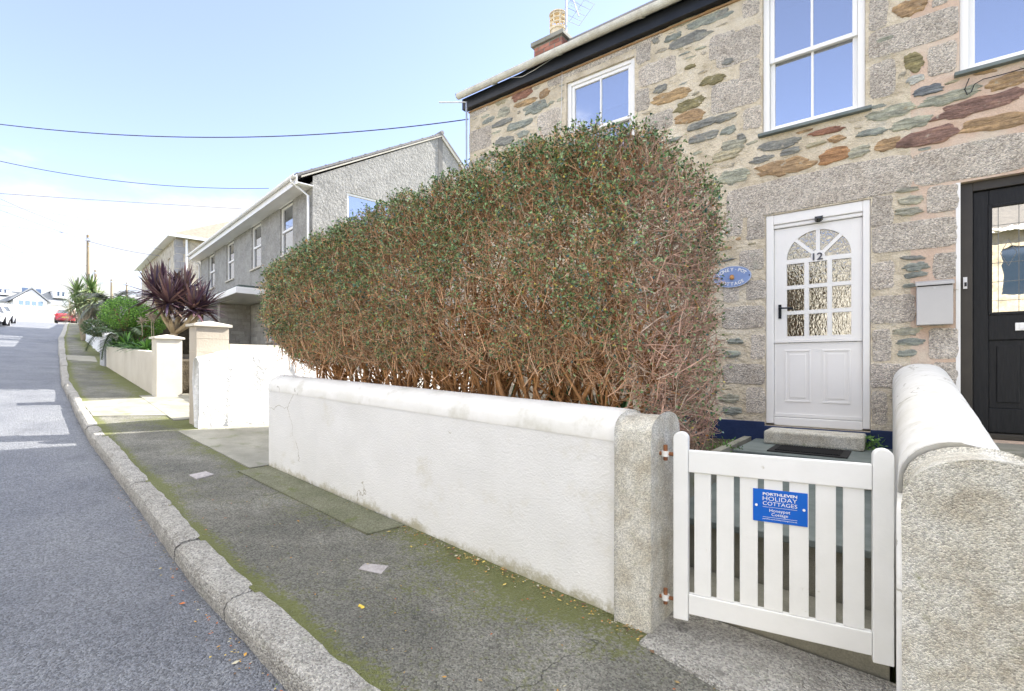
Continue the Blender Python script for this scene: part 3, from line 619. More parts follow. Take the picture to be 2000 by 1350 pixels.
gl = MB(); gl.box(gx0-.005, gx1+.005, yl+.022, yl+.026, gz_rows[2][0]-.005, ztop-.05); gl.build('pane', M['obscure'], dup_)
bk = MB(); bk.box(gx0-.03, gx1+.03, yl+.3, yl+.31, .2, 1.5); bk.build('hallway', mat('hall', [(.05,.04,.03)]), dup_)
lo = MB(); lo.box(lx0, lx1, yl, yl+T, -.525, zmid-.004); lo.box(lx0-.0, lx1, yl-.012, yl+.0, -.525, -.49)
for a, b in ((lx0+.095, lx0+.095+.235), (lx1-.095-.235, lx1-.095)):
    zA, zB = -.37, zmid-.075; w_ = .018
    lo.box(a, b, yl-.006, yl, zA, zA+w_); lo.box(a, b, yl-.006, yl, zB-w_, zB); lo.box(a, a+w_, yl-.006, yl, zA+w_, zB-w_); lo.box(b-w_, b, yl-.006, yl, zA+w_, zB-w_)
    lo.box(a+.045, b-.045, yl-.005, yl, zA+.045, zB-.045)
lo.box(lx0, lx1, yl-.014, yl-.0005, zmid+.0, zmid+.018)
lo.build('lower_door_leaf', M['white'], house, bevel=.0035)
hd = MB(); hx = xY(1522); hz = zY(1522, 606); hd.box(hx-.014, hx+.014, yl-.01, yl, hz-.085, hz+.06); hd.tube([(hx, yl-.01, hz+.02), (hx, yl-.05, hz+.02), (hx+.10, yl-.05, hz+.015), (hx+.125, yl-.045, hz+.008)], [.009,.009,.008,.006], 8)
hd.build('door_handle', M['black'], dup_, bevel=.002)
# numerals
def text_mesh(txt, size, mat_, name='lettering', ext=.001, pos=(0,0,0), parent=None, items=None, frame=None):
    """items: (text, width, height, boldness, x, z, rotation), each fitted into width x height in the plane facing -Y centred at pos"""
    V = []; F = []
    for t_, tw_, th_, bo, X, Z, ro in items:
        cu = bpy.data.curves.new('t', 'FONT'); cu.body = t_; cu.size = 1; cu.offset = bo; cu.resolution_u = 3
        ob = bpy.data.objects.new('t', cu); scene.collection.objects.link(ob); bpy.context.view_layer.update(); dg = bpy.context.evaluated_depsgraph_get()
        me = bpy.data.meshes.new_from_object(ob.evaluated_get(dg)); k = len(V); c_, s_ = math.cos(ro), math.sin(ro)
        co = [v.co for v in me.vertices]; xa, xb = min(c.x for c in co), max(c.x for c in co); ya, yb = min(c.y for c in co), max(c.y for c in co)
        fy = th_/(yb-ya); fx = tw_/(xb-xa) if tw_ else fy
        for c in co:
            x, y = (c.x-(xa+xb)/2)*fx, (c.y-(ya+yb)/2)*fy; V.append((X+x*c_-y*s_, 0, Z+x*s_+y*c_))
        for p in me.polygons: F.append(tuple(i+k for i in p.vertices))
        bpy.data.objects.remove(ob); bpy.data.meshes.remove(me)
    V = [Vector(v)+Vector(pos) for v in V]
    if frame: V = [frame @ v for v in V]
    mb = MB(); mb.v = [tuple(v) for v in V]; mb.f = F; mb.m = [0]*len(F); mb.c = [(1,1,1)]*len(F)
    o = mb.build(name, mat_, parent); so_ = o.modifiers.new('s', 'SOLIDIFY'); so_.thickness = ext; so_.offset = 0; return o
text_mesh('', 1, M['dltr'], 'door_number', ext=.003, items=[('12', .088, .072, .02, 0, 0, 0)], pos=(cxx, yl-.005, archz+.004), parent=dup_)
# camera light above the door
lm = MB(); c = onY(1599, 428, WY); lm.box(c[0]-.035, c[0]+.035, yd-.03, yd+.01, c[2]-.01, c[2]+.03); lm.lathe((c[0], yd-.045, c[2]-.035), [(.012,0),(.028,.008),(.034,.03),(.034,.045),(.02,.05)], 16)
o = lm.build('porch_lamp', mat('gloss_black', [(.01,.01,.012)], rough=.15, spec=.7), loc=(c[0], yd, c[2])); tag(o, 'small round black lamp fixed on the white frame above door number 12', 'lamp')
# oval house sign
c = onY(1430, 541, WY-.012); root = empty('house_name_sign', tuple(c), 0, 'oval pale blue enamel house name plate on the granite beside the hedge', 'sign')
ow, oh = .195, .115; mb = MB(); mb.prism([(c[0]+ow*math.cos(a), c[1], c[2]+oh*math.sin(a)) for a in np.linspace(0, 2*math.pi, 49)[:-1]], (0, -.008, 0)); mb.build('plate', M['plaque'], root, bevel=.003)
mb = MB(); n = 48; A = [(ow*math.cos(2*math.pi*i/n), oh*math.sin(2*math.pi*i/n)) for i in range(n)]
mb.add([(c[0]+a*k, c[1]-.0095, c[2]+b*k) for k in (1., .95) for a, b in A], [(i, (i+1) % n, n+(i+1) % n, n+i) for i in range(n)]); mb.build('rim', mat('pale_rim', [(.45,.52,.68)]), root)
it = []
for tx, top in (('HONEY·POT', 1), ('COTTAGE', 0)):
    m_ = len(tx)
    for i, ch in enumerate(tx):
        f0 = (i-(m_-1)/2); a = math.pi/2-f0*.27 if top else -math.pi/2+f0*.27
        it.append((ch, None, .036 if ch != '·' else .008, .02, ow*.76*math.cos(a), oh*.68*math.sin(a), (-f0*.16 if top else f0*.16)))
text_mesh('', 1, M['ltr'], items=it[:9], pos=(c[0], c[1]-.0105, c[2]), parent=root)
text_mesh('', 1, M['ltr'], items=it[9:], pos=(c[0], c[1]-.0105, c[2]), parent=root)
mb = MB(); mb.lathe((c[0], c[1]-.013, c[2]-.032), [(.014,0),(.024,.012),(.024,.03),(.016,.044),(.018,.05)], 12); mb.build('pot_emblem', mat('honey_pot_glaze', [(.50,.25,.08)], rough=.3), root)
for sx in (-.175, .175): mb = MB(); mb.tube([(c[0]+sx, c[1]-.0082, c[2]), (c[0]+sx, c[1]-.012, c[2])], .007, 8); mb.build('screw', M['black'], root)
# grey steel letter box
a = onY(1790, 590, WY-.1); b = onY(1862, 590, WY-.1); zt_, zb_ = onY(1826, 556, WY-.1)[2], onY(1826, 634, WY-.1)[2]
root = empty('letter_box', ((a[0]+b[0])/2, WY, zb_), 0, 'square silver grey steel letter box fixed to the wall between the two doors', 'letter box')
mb = MB(); mb.box(a[0], b[0], WY-.10, WY-.012, zb_, zt_); mb.build('box', M['steelgrey'], root, bevel=.004)
mb = MB(); mb.prism([(a[0]-.008, WY-.118, zt_-.004), (a[0]-.008, WY-.118, zt_+.022), (a[0]-.008, WY-.012, zt_+.050), (a[0]-.008, WY-.012, zt_+.020)], (b[0]-a[0]+.016, 0, 0)); mb.build('lid', M['steelgrey'], root, bevel=.003)
mb = MB(); mb.box(a[0]+.006, b[0]-.006, WY-.102, WY-.09, zt_-.012, zt_+.002); mb.build('slot', M['black'], root)
mb = MB(); mb.tube([((a[0]+b[0])/2, WY-.100, zt_-.028), ((a[0]+b[0])/2, WY-.106, zt_-.028)], .009, 12); mb.build('lock', M['metal'], root)
# ---- black door
x0, x1, z0, z1 = BD; fr = MB(); yb_ = WY+.055
fr.box(x0+.002, x0+.085, yb_, yb_+.10, z0, z1-.002); fr.box(x1-.085, x1-.002, yb_, yb_+.10, z0, z1-.002); fr.box(x0+.085, x1-.085, yb_, yb_+.10, z1-.08, z1-.002); fr.box(x0+.085, x1-.085, yb_-.04, yb_+.10, z0+.002, z0+.05)
fr.build('door_frame', M['bframe'], house14, bevel=.005)
ql = MB(); ql.box(x0-.028, x0+.002, WY-.004, WY+.01, z0, z1+.0); ql.build('white_edge_strip', M['white'], house14)
yl2 = yb_+.03; LX0, LX1 = x0+.088, x1-.088; gA, gB = LX0+.10, LX0+.10+.245; zg0, zg1 = .435, 1.37
d2 = MB(); segx = [(LX0, gA), (gB, LX1-.345), (LX1-.10, LX1)]
gC, gD = LX1-.345, LX1-.10
for a, b in ((LX0, gA), (gB, gC), (gD, LX1)): d2.box(a, b, yl2, yl2+.044, z0+.055, z1-.083)
for a, b in ((gA, gB), (gC, gD)):
    d2.box(a, b, yl2, yl2+.044, zg1, z1-.083); d2.box(a, b, yl2, yl2+.044, .22, zg0); d2.box(a, b, yl2+.012, yl2+.044, -.36, .22); d2.box(a, b, yl2, yl2+.044, z0+.055, -.36)
    d2.box(a+.05, b-.05, yl2+.002, yl2+.012, -.31, .17)
    w_ = .022
    for za, zb in ((zg0, zg1),): d2.box(a-.004, a+w_, yl2-.008, yl2+.02, za, zb); d2.box(b-w_, b+.004, yl2-.008, yl2+.02, za, zb); d2.box(a+w_, b-w_, yl2-.008, yl2+.02, zb-w_, zb+.004); d2.box(a+w_, b-w_, yl2-.008, yl2+.02, za-.004, za+w_)
dl = d2.build('door_leaf', M['bdoor'], house14, bevel=.005)
for a, b in ((gA, gB), (gC, gD)):
    g = MB(); g.box(a+.01, b-.01, yl2+.012, yl2+.017, zg0+.01, zg1-.01); g.build('pane', M['leaded'], dl)
    g = MB(); mx_ = (a+b)/2; zz = (zg0+zg1)/2+.05
    ln = [((a+.02, zz), (b-.02, zz))][:0]
    for X in (a+.06, b-.06): ln.append(((X, zg0+.02), (X, zg1-.02)))
    dm = [(mx_, zz+.11), (mx_+.05, zz), (mx_, zz-.11), (mx_-.05, zz)]
    for i in range(4): ln.append((dm[i], dm[(i+1) % 4]))
    for Z in np.arange(zg0+.12, zg1-.05, .16): ln.append(((a+.022, Z), (b-.022, Z)))
    for p, q in ln: g.tube([(p[0], yl2+.010, p[1]), (q[0], yl2+.010, q[1])], .0022, 4)
    g.build('lead_lines', mat('lead', [(.25,.25,.24)], rough=.5), dl)
lb = MB(); lb.box(LX0+.26, LX0+.60, yl2-.012, yl2, .295, .36); lb.box(LX0+.285, LX0+.575, yl2-.016, yl2-.011, .305, .350); lb.build('letter_plate', M['upvc'], dl, bevel=.003)
c = onY(1885, 552, WY+.05); db = MB(); db.box(c[0]-.013, c[0]+.013, yb_-.016, yb_, c[2]-.055, c[2]+.045); db.box(c[0]-.006, c[0]+.010, yb_-.02, yb_-.015, c[2]-.035, c[2]+.0, 1)
o = db.build('door_bell', [M['metal'], M['black']], loc=(c[0], WY, c[2])); tag(o, 'slim silver and black door bell on the dark frame of the black door', 'door bell')
# steps of number 14
st = MB(); st.box(.42, 1.5, 5.25, 5.79, -1.3, -.64); st.box(.42, 1.5, 4.85, 5.249, -1.3, -.82); st.box(.42, 1.5, 2.3, 4.849, -1.6, -1.02)
tag(st.build('neighbour_steps', M['concrete'], bevel=.01), kind='structure')
# cables on the facade
mb = MB(); P = [(988,148),(1000,152),(1020,150),(1045,136),(1075,117),(1101,101)]
mb.tube([tuple(onY(a, b, 5.69)) for a, b in P], .004, 5); mb.tube([tuple(onY(1102, 99, 5.69)), tuple(onY(1098, 130, 5.78)), tuple(onY(1097, 200, 5.785)), tuple(onY(1094, 270, 5.785))], .004, 5)
tag(mb.build('aerial_cable', mat('white_cable', [(.75,.74,.74)])), 'thin white cable looped along the black fascia and dropping beside the small window', 'cable')
mb = MB(); P = [(1893,153),(1884,175),(1889,185),(1897,180),(1903,165),(1920,155),(1960,145),(2040,122)]
mb.tube([tuple(onY(a, b, 5.77)) for a, b in P], .004, 5); tag(mb.build('loose_cable', M['black']), 'thin black cable with a hooked end on the wall below the right window', 'cable')
# chimney with pot and aerial on ridge
cx_, cy_ = -5.06, 7.8; root = empty('chimney_stack', (cx_, cy_, 5.3), 0, 'short red brick chimney with a buff louvred clay pot on the cottage ridge', 'chimney')
def bricks(mb, x0, x1, y0, y1, z0, z1):
    z = z0; i = 0
    while z < z1-.01:
        off = .11 if i % 2 else 0
        for (a0, a1, fix, ax) in ((x0, x1, y0, 'y0'), (x0, x1, y1, 'y1'), (y0, y1, x0, 'x0'), (y0, y1, x1, 'x1')):
            a = a0-off
            while a < a1-.02:
                p, q = max(a, a0)+.005, min(a+.215, a1)-.0
                if q-p > .03:
                    c = random.uniform(.75, 1.2); t = .006
                    if ax == 'y0': mb.box(p, q-.005, fix-t, fix+.01, z+.005, z+.068, 0, (c,c,c))
                    elif ax == 'y1': mb.box(p, q-.005, fix-.01, fix+t, z+.005, z+.068, 0, (c,c,c))
                    elif ax == 'x0': mb.box(fix-t, fix+.01, p, q-.005, z+.005, z+.068, 0, (c,c,c))
                    else: mb.box(fix-.01, fix+t, p, q-.005, z+.005, z+.068, 0, (c,c,c))
                a += .225
        z += .075; i += 1
mb = MB(); mb.box(cx_-.30, cx_+.30, cy_-.24, cy_+.24, 5.0, 5.89, 1); bricks(mb, cx_-.30, cx_+.30, cy_-.24, cy_+.24, 5.1, 5.86)
mb.build('stack', [mat('brickA', [(.30,.12,.08),(.42,.20,.14)], 9, rough=.9, attr=True), M['concrete']], root)
mb = MB(); mb.box(cx_-.35, cx_+.35, cy_-.29, cy_+.29, 5.87, 5.95); mb.build('coping', M['concrete'], root, bevel=.01)
mb = MB(); pc = (cx_+.10, cy_-.05, 5.93); mb.lathe(pc, [(.13,0),(.135,.05),(.135,.17),(.155,.175),(.155,.21),(.14,.212)], 24)
for i in range(8):
    a = 2*math.pi*i/8; mb.tube([(pc[0]+.145*math.cos(a), pc[1]+.145*math.sin(a), 6.13), (pc[0]+.145*math.cos(a), pc[1]+.145*math.sin(a), 6.39)], .014, 5)
for z in (.28, .36, .44):
    prof = []; n = 28
    mb.tube([(pc[0]+.145*math.cos(2*math.pi*i/n), pc[1]+.145*math.sin(2*math.pi*i/n), 5.93+z) for i in range(n+1)], .015, 6)
mb.lathe((pc[0], pc[1], 6.39), [(.165,0),(.165,.02),(.10,.05),(.02,.06)], 24); mb.build('chimney_pot', M['clay'], root)
ax_, ay_ = cx_+.33, cy_-.15; root = empty('tv_aerial', (ax_, ay_, 6.0), 0, 'thin steel TV aerial with grid reflector standing beside the chimney pot', 'aerial')
mb = MB(); mb.tube([(ax_, ay_, 5.95), (ax_, ay_, 8.2)], .016, 8); mb.build('mast', M['metal'], root)
mb = MB(); B0 = Vector((ax_+.26, ay_-.0, 6.12)); B1 = Vector((ax_+.0, ay_, 6.9)); mb.tube([B0, B1], .011, 6)
D_ = (B1-B0).normalized(); side = Vector((.35, .93, 0)).normalized()
for i in range(9): p = B0+D_*(.18+.08*i); mb.tube([p-side*.12, p+side*.12], .004, 4)
up = D_.cross(side).normalized()
for k in (-.22, -.11, .02, .13, .22):
    p = B0+D_*.12+up*k; mb.tube([p-side*.22, p+side*.22], .005, 4)
for k in (-.22, 0, .22): mb.tube([B0+D_*.12+side*k-up*.22, B0+D_*.12+side*k+up*.22], .005, 4)
mb.build('boom', M['metal'], root)
# corner aerial
a = onY(911, 200, 5.7); b = onY(911, 330, 5.7); e = onY(858, 200, 5.7); aX = a[0]-.03; root = empty('corner_aerial', (a[0], 5.7, b[2]), 0, 'thin T shaped dipole aerial pole at the left corner of the stone cottage', 'aerial')
mb = MB(); mb.tube([tuple(b), tuple(a)], .014, 8); mb.build('mast', M['metal'], root)
mb = MB(); mb.tube([(a[0]+.01, a[1], a[2]), tuple(e)], .012, 8); mb.build('arm', M['metal'], root)

# ------------------------------------------------------------------ front walls
def arched(mb, x0, x1, y0, y1, zbot, ztopf, rise, nx=20, ny=10, mi=0, rough=0.0, axis='X', capdrop=None):
    """wall running along X (or Y) with a rounded top; ztopf(t) top height, zbot(t) base"""
    VV = []; prof = []
    h = rise
    for j in range(ny+1):
        a = math.pi*j/ny; prof.append((.5-.5*math.cos(a), math.sin(a)))
    vs_ = [0, .5, .85] 
    for i in range(nx+1):
        t = i/nx; 
        cols = []
        zt_ = ztopf(t); zb = zbot(t)
        for k in range(7): cols.append((0., zb+(zt_-h-zb)*k/6))
        for u, v in prof[1:-1]: cols.append((u, zt_-h+h*(v**.8)))
        for k in range(7): cols.append((1., zt_-h+(zb-(zt_-h))*k/6))
        for q, (u, z) in enumerate(cols):
            if axis == 'X': x = x0+(x1-x0)*t; y = y0+(y1-y0)*u
            else: y = y0+(y1-y0)*t; x = x0+(x1-x0)*u
            if rough:
                p = Vector((x*3.1, y*3.1, z*3.1)); d1 = mn.noise(p)*rough+mn.noise(p*3.3)*rough*.55; 
                if axis == 'X': y += d1*(1 if u > .5 else -1); z += d1*.6*(1 if 0 < u < 1 else 0); x += mn.noise(p*2+Vector((9,0,0)))*rough*.3
                else: x += d1*(1 if u > .5 else -1); z += d1*.6*(1 if 0 < u < 1 else 0)
            VV.append((x, y, z))
    m_ = len(cols); FF = [(i*m_+j, i*m_+j+1, (i+1)*m_+j+1, (i+1)*m_+j) for i in range(nx) for j in range(m_-1)]
    FF += [tuple(range(m_)), tuple(nx*m_+j for j in range(m_))[::-1]]
    if axis == 'X': FF = [f[::-1] for f in FF]
    mb.add(VV, FF, mi)
# white rendered garden wall with rounded cap
root = empty('white_garden_wall', (-3.2, 2.75, -1.2), 0, 'long low white rendered garden wall with rounded cap in front of the hedge', 'wall')
wx0, wx1 = -5.27, -1.215
wtop = lambda t: float(np.interp(t, [0, 1], [-.095, -.245]))
wbot = lambda t: gz(wx0+(wx1-wx0)*t)-.1
wy0 = 2.60; wyr = 2.495
def skewY(mb):       # front face swings slightly to the street at its right end
    mb.v = [(x, y+(wyr-wy0)*(x-wx0)/(wx1-wx0), z) for x, y, z in mb.v]
mb = MB(); arched(mb, wx0, wx1, wy0, wy0+.34, wbot, lambda t: wtop(t)-.13, .012, 60, 8, rough=.004); skewY(mb)
mb.build('wall_body', M['wallwhite'], root, smooth=False)
mb = MB(); arched(mb, wx0-.008, wx1+.002, wy0-.0035, wy0+.3435, lambda t: wtop(t)-.165, wtop, .15, 60, 14, rough=.0015); skewY(mb)
mb.build('cap', M['capwhite'], root, smooth=True)
def stain_mat():
    m = M['wallwhite']; N, L, b = nodes_of(m); src = b.inputs['Base Color'].links[0].from_socket
    g = N.new('ShaderNodeNewGeometry'); s_ = N.new('ShaderNodeSeparateXYZ'); L.new(g.outputs['Position'], s_.inputs[0])
    # height above the pavement (pavement falls .076 per metre towards +X)
    a = N.new('ShaderNodeMath'); a.operation = 'MULTIPLY_ADD'; L.new(s_.outputs[0], a.inputs[0]); a.inputs[1].default_value = .0735; L.new(s_.outputs[2], a.inputs[2])
    n = N.new('ShaderNodeTexNoise'); n.inputs['Scale'].default_value = 3.4; n.inputs['Detail'].default_value = 12; n.inputs['Roughness'].default_value = .82; L.new(g.outputs['Position'], n.inputs[0])
    c = N.new('ShaderNodeMath'); c.operation = 'MULTIPLY_ADD'; L.new(n.outputs[0], c.inputs[0]); c.inputs[1].default_value = -.42; L.new(a.outputs[0], c.inputs[2])
    r = N.new('ShaderNodeMapRange'); r.interpolation_type = 'SMOOTHSTEP'; L.new(c.outputs[0], r.inputs[0]); r.inputs[1].default_value = -1.665; r.inputs[2].default_value = -1.58; r.inputs[3].default_value = .85; r.inputs[4].default_value = 0
    x = N.new('ShaderNodeMix'); x.data_type = 'RGBA'; x.inputs[7].default_value = (.36,.33,.21,1); L.new(r.outputs[0], x.inputs[0]); L.new(src, x.inputs[6]); L.new(x.outputs[2], b.inputs['Base Color'])
stain_mat()
# granite gate posts
def post(name, x0, x1, y0, y1, z0, z1, rise, label, axis='Y', rough=.008, tilt=0):
    mb = MB(); arched(mb, x0, x1, y0, y1, lambda t: z0, lambda t: z1+tilt*t, rise, 10, 14, rough=rough, axis=axis)
    o = mb.build(name, M['postgranite'], smooth=True, bevel=.02, seg=3, loc=((x0+x1)/2, (y0+y1)/2, z0)); es = o.modifiers.new('e', 'EDGE_SPLIT'); es.split_angle = R_(38); return tag(o, label, 'gate post')
post('granite_post', -1.205, -1.0, 2.45, 2.82, -1.6, -.265, .10, 'speckled granite gate post with rounded top at the left of the white gate', axis='X', rough=.005)
post('granite_post', .018, .41, 2.16, 2.50, -1.9, -.315, .16, 'broad lichen stained granite gate post with domed top at the right of the gate', rough=.008)
# party wall with rounded cap, sloping from the facade to the street
mb = MB(); arched(mb, -.045, .335, 2.505, 5.775, lambda t: -1.75, lambda t: float(np.interp(t, [0, 1], [-.285, .02])), .19, 60, 16, rough=.0035, axis='Y')
mb.v = [(x-(.055*(y-2.5)/3.3 if x < .15 else 0)+.03*(x < .15), y, z) for x, y, z in mb.v]
mb.box(-.016, .016, 2.19, 2.503, -1.75, -.50)
o = mb.build('party_wall', M['capwhite'], smooth=True, loc=(.14, 4, -1.4)); tag(o, 'white wall with rounded top running from the street up to the house between the doors', 'wall')
# threshold stone, path, steps
def sheet(name, V, m, bevel=0): mb = MB(); mb.prism(V, (0,0,-.35)); return tag(mb.build(name, m, bevel=bevel), kind='structure')
sheet('gate_threshold', [(-1.03,2.33,-1.352),(.0,2.17,-1.435),(.0,2.80,-1.40),(-1.0,2.80,-1.345)], M['kerb'], .02)
pth = MB(); pth.box(-1.3, -.045, 2.81, 3.30, -1.7, -1.31); tag(pth.build('garden_path', M['concrete']), kind='structure')
st = MB(); st.box(-1.25, -.046, 3.34, 4.9, -1.7, -1.03); tag(st.build('step_body', M['concrete']), kind='structure')
st = MB(); st.box(-1.27, -.046, 3.28, 4.86, -1.029, -.985); o = st.build('step_slab', M['slateslab'], bevel=.006); tag(o, kind='structure')
st = MB(); st.box(-1.20, -.046, 4.90, 5.77, -1.6, -.80); tag(st.build('landing_body', M['concrete']), kind='structure')
st = MB(); st.box(-1.22, -.046, 4.84, 5.76, -.799, -.762); tag(st.build('landing_slab', M['slateslab'], bevel=.006), kind='structure')
st = MB(); st.box(-1.075, -.265, 5.41, 5.764, -.761, -.632); tag(st.build('granite_doorstep', M['postgranite'], bevel=.018), kind='structure')
mt = MB(); mt.box(-.955, -.355, 4.93, 5.36, -.761, -.750); mt.box(-.90, -.41, 4.975, 5.315, -.7505, -.744, 1)
for i in range(24): mt.box(-.895+.02*i, -.885+.02*i, 4.98, 5.31, -.744, -.740, 1)
tag(mt.build('door_mat', [M['dark'], mat('mat_fibre', [(.008,.008,.009)], rough=.95)], bevel=.003, loc=(-.65, 5.15, -.76)), 'black rubber edged door mat lying on the slate step by the white door', 'door mat')
b_ = MB(); b_.box(-5.2, -1.31, 2.96, 5.77, -1.7, -.80); b_.box(-1.32, -1.25, 2.96, 5.7, -1.7, -.74, 1); o = b_.build('garden_bed', [M['soil'], M['concrete']]); tag(o, kind='structure')

# ------------------------------------------------------------------ gate
GX0, GX1, GY = -.925, -.018, 2.545
GM = Matrix.Translation((GX0, GY, 0)) @ Matrix.Rotation(R_(9.0), 4, 'Z') @ Matrix.Translation((-GX0, -GY, 0))
root = empty('white_gate', (GX0, GY, -1.28), R_(9), 'white painted wooden picket gate with seven slats and a blue plaque', 'gate')
def gpost(x0, x1, z0, z1):
    mb = MB(GM); xc = (x0+x1)/2; w_ = (x1-x0)/2; P = [(x0, GY-.022, z0), (x1, GY-.022, z0), (x1, GY-.022, z1-w_*.9)]+[(xc+w_*math.cos(a), GY-.022, z1-w_*.9+w_*.9*math.sin(a)) for a in np.linspace(0, math.pi, 13)[1:-1]]+[(x0, GY-.022, z1-w_*.9)]
    mb.prism(P, (0, .05, 0)); return mb.build('stile', M['whiteold'], root, bevel=.004)
gpost(GX0, GX0+.072, -1.285, -.335); gpost(GX1-.075, GX1, -1.275, -.355)
ra, rb = GX0+.073, GX1-.076
for zA, zB in ((-.535, -.425), (-1.250, -1.150)):
    mb = MB(GM); mb.prism([(ra, GY-.016, zA), (rb, GY-.016, zA-.0), (rb, GY-.016, zB), (ra, GY-.016, zB)], (0, .036, 0)); mb.build('rail', M['whiteold'], root, bevel=.004)
n = 7; gap = .0265; sw = (rb-ra-gap*(n+1))/n
for i in range(n):
    mb = MB(GM); a = ra+gap+(sw+gap)*i; mb.box(a, a+sw, GY-.006, GY+.014, -1.149, -.536); mb.build('slat', M['whiteold'], root, bevel=.003)
for z in (-.455, -1.20):
    mb = MB(GM); mb.tube([(GX0-.075, GY+.01, z), (GX0+.002, GY+.01, z)], .010, 8); mb.tube([(GX0-.045, GY+.01, z-.035), (GX0-.045, GY+.01, z+.045)], .011, 8, 0); mb.tube([(GX0-.045, GY+.01, z-.014), (GX0-.045, GY+.01, z+.014)], .020, 10, 1)
    mb.build('hinge', [M['rust'], M['white']], root)
# plaque
pa = onY(1475, 953, GY+.06); pb = onY(1581, 967, GY+.06); zt2 = onY(1528, 960, GY+.06)[2]; zb2 = onY(1526, 1024, GY+.06)[2]
pw_ = pb[0]-pa[0]; phh = zt2-zb2; pc_ = ((pa[0]+pb[0])/2-.004, GY-.011, (zt2+zb2)/2)
root2 = empty('gate_plaque', GM @ Vector(pc_), R_(9), 'small bright blue rectangular plaque with white lettering screwed to the gate', 'sign')
mb = MB(GM); mb.box(pc_[0]-pw_/2, pc_[0]+pw_/2, pc_[1], pc_[1]+.004, pc_[2]-phh/2, pc_[2]+phh/2); mb.build('plate', M['blue'], root2, bevel=.001)
k = phh; W_p = pw_*.63
for it_ in (('PORTHLEVEN', W_p, k*.088, .028, 0, k*.365, 0), ('HOLIDAY', W_p, k*.125, -.006, 0, k*.228, 0), ('COTTAGES', W_p, k*.112, -.004, 0, k*.075, 0), ('Honeypot', W_p*.60, k*.125, 0, 0, -k*.145, 0), ('Cottage', W_p*.48, k*.115, 0, 0, -k*.262, 0), ('porthlevenholidaycottages.co.uk', W_p, k*.045, .0, 0, -k*.405, 0)):
    text_mesh('', 1, M['ltr'], items=[it_], pos=(pc_[0], pc_[1]-.0006, pc_[2]), parent=root2, ext=.0006, name='lettering_line', frame=GM)
for zz_ in (-.035, -.345):
    mb = MB(GM); mb.box(pc_[0]-W_p/2, pc_[0]+W_p/2, pc_[1]-.0008, pc_[1]-.0003, pc_[2]+k*(zz_-.004), pc_[2]+k*(zz_+.004)); mb.build('rule_line', M['ltr'], root2)
for sx in (-1, 1):
    mb = MB(GM); mb.tube([(pc_[0]+sx*pw_*.435, pc_[1]-.004, pc_[2]-k*.0), (pc_[0]+sx*pw_*.435, pc_[1]+.0, pc_[2]-k*.0)], .0058, 12); mb.build('screw', M['upvc'], root2)

# ------------------------------------------------------------------ hedge
def tubes_np(P, Rr, sides=3):
    """P (n,k,3) polylines, Rr (n,k) radii -> verts, quads"""
    n, k, _ = P.shape; T = np.empty_like(P); T[:, :-1] = P[:, 1:]-P[:, :-1]; T[:, -1] = T[:, -2]; T /= np.linalg.norm(T, axis=2, keepdims=True)+1e-9
    ref = np.zeros_like(T); ref[..., 0] = .31; ref[..., 1] = .95; U = np.cross(T, ref); U /= np.linalg.norm(U, axis=2, keepdims=True)+1e-9; W_ = np.cross(T, U)
    an = np.arange(sides)*2*np.pi/sides
    V = P[:, :, None, :]+Rr[:, :, None, None]*(U[:, :, None, :]*np.cos(an)[None, None, :, None]+W_[:, :, None, :]*np.sin(an)[None, None, :, None])
    idx = np.arange(n*k*sides).reshape(n, k, sides); a = idx[:, :-1, :]; b = np.roll(idx, -1, axis=2)[:, :-1, :]; c = np.roll(idx, -1, axis=2)[:, 1:, :]; d_ = idx[:, 1:, :]
    F = np.stack([a, b, c, d_], axis=-1).reshape(-1, 4); return V.reshape(-1, 3), F
def leaves_np(C, D, Nn, Ln, Wd, fold=.25):
    """leaf rhombs: C base points, D direction, Nn normal"""
    S = np.cross(D, Nn); S /= np.linalg.norm(S, axis=1, keepdims=True)+1e-9
    a = C; m_ = C+D*(Ln*.45)[:, None]; tip = C+D*Ln[:, None]
    l = m_+S*(Wd/2)[:, None]+Nn*(Wd*fold)[:, None]; r = m_-S*(Wd/2)[:, None]+Nn*(Wd*fold)[:, None]
    V = np.stack([a, l, tip, r], axis=1).reshape(-1, 3); F = np.arange(len(V)).reshape(-1, 4); return V, F
def unit(n): v = rng.normal(size=(n, 3)); return v/np.linalg.norm(v, axis=1, keepdims=True)
HX0, HX1, HYF, HYB, HZB = -5.80, -.965, 2.62, 3.78, -.22
def hmap(q):
    """unit cube point(s) in [-1,1]^3 -> hedge volume"""
    x, y, z = q[:, 0], q[:, 1], q[:, 2]; zz = (z+1)/2
    bx = np.interp(zz, [0, .12, .3, .6, 1], [.30, .62, .9, 1, 1]) # taper at the left foot
    X = np.where(x < 0, (HX0+HX1)/2+x*(HX1-HX0)/2*(.80+.20*bx), (HX0+HX1)/2+x*(HX1-HX0)/2)
    by = np.interp(zz, [0, .2, .5, 1], [.62, .84, 1, .96])
    Y = (HYF+HYB)/2+y*(HYB-HYF)/2*by
    top = np.interp(X, [-5.5, -5.0, -4.4, -3.4, -2.2, -1.6, -1.0], [1.11, 1.20, 1.28, 1.40, 1.51, 1.50, 1.42])
    bot = np.interp(X, [-5.5, -4.5, -2, -1.45, -1.0], [.06, .03, -.06, -.22, -.72])
    Z = bot+zz*(top-bot); out = np.stack([X, Y, Z], axis=1)
    return out
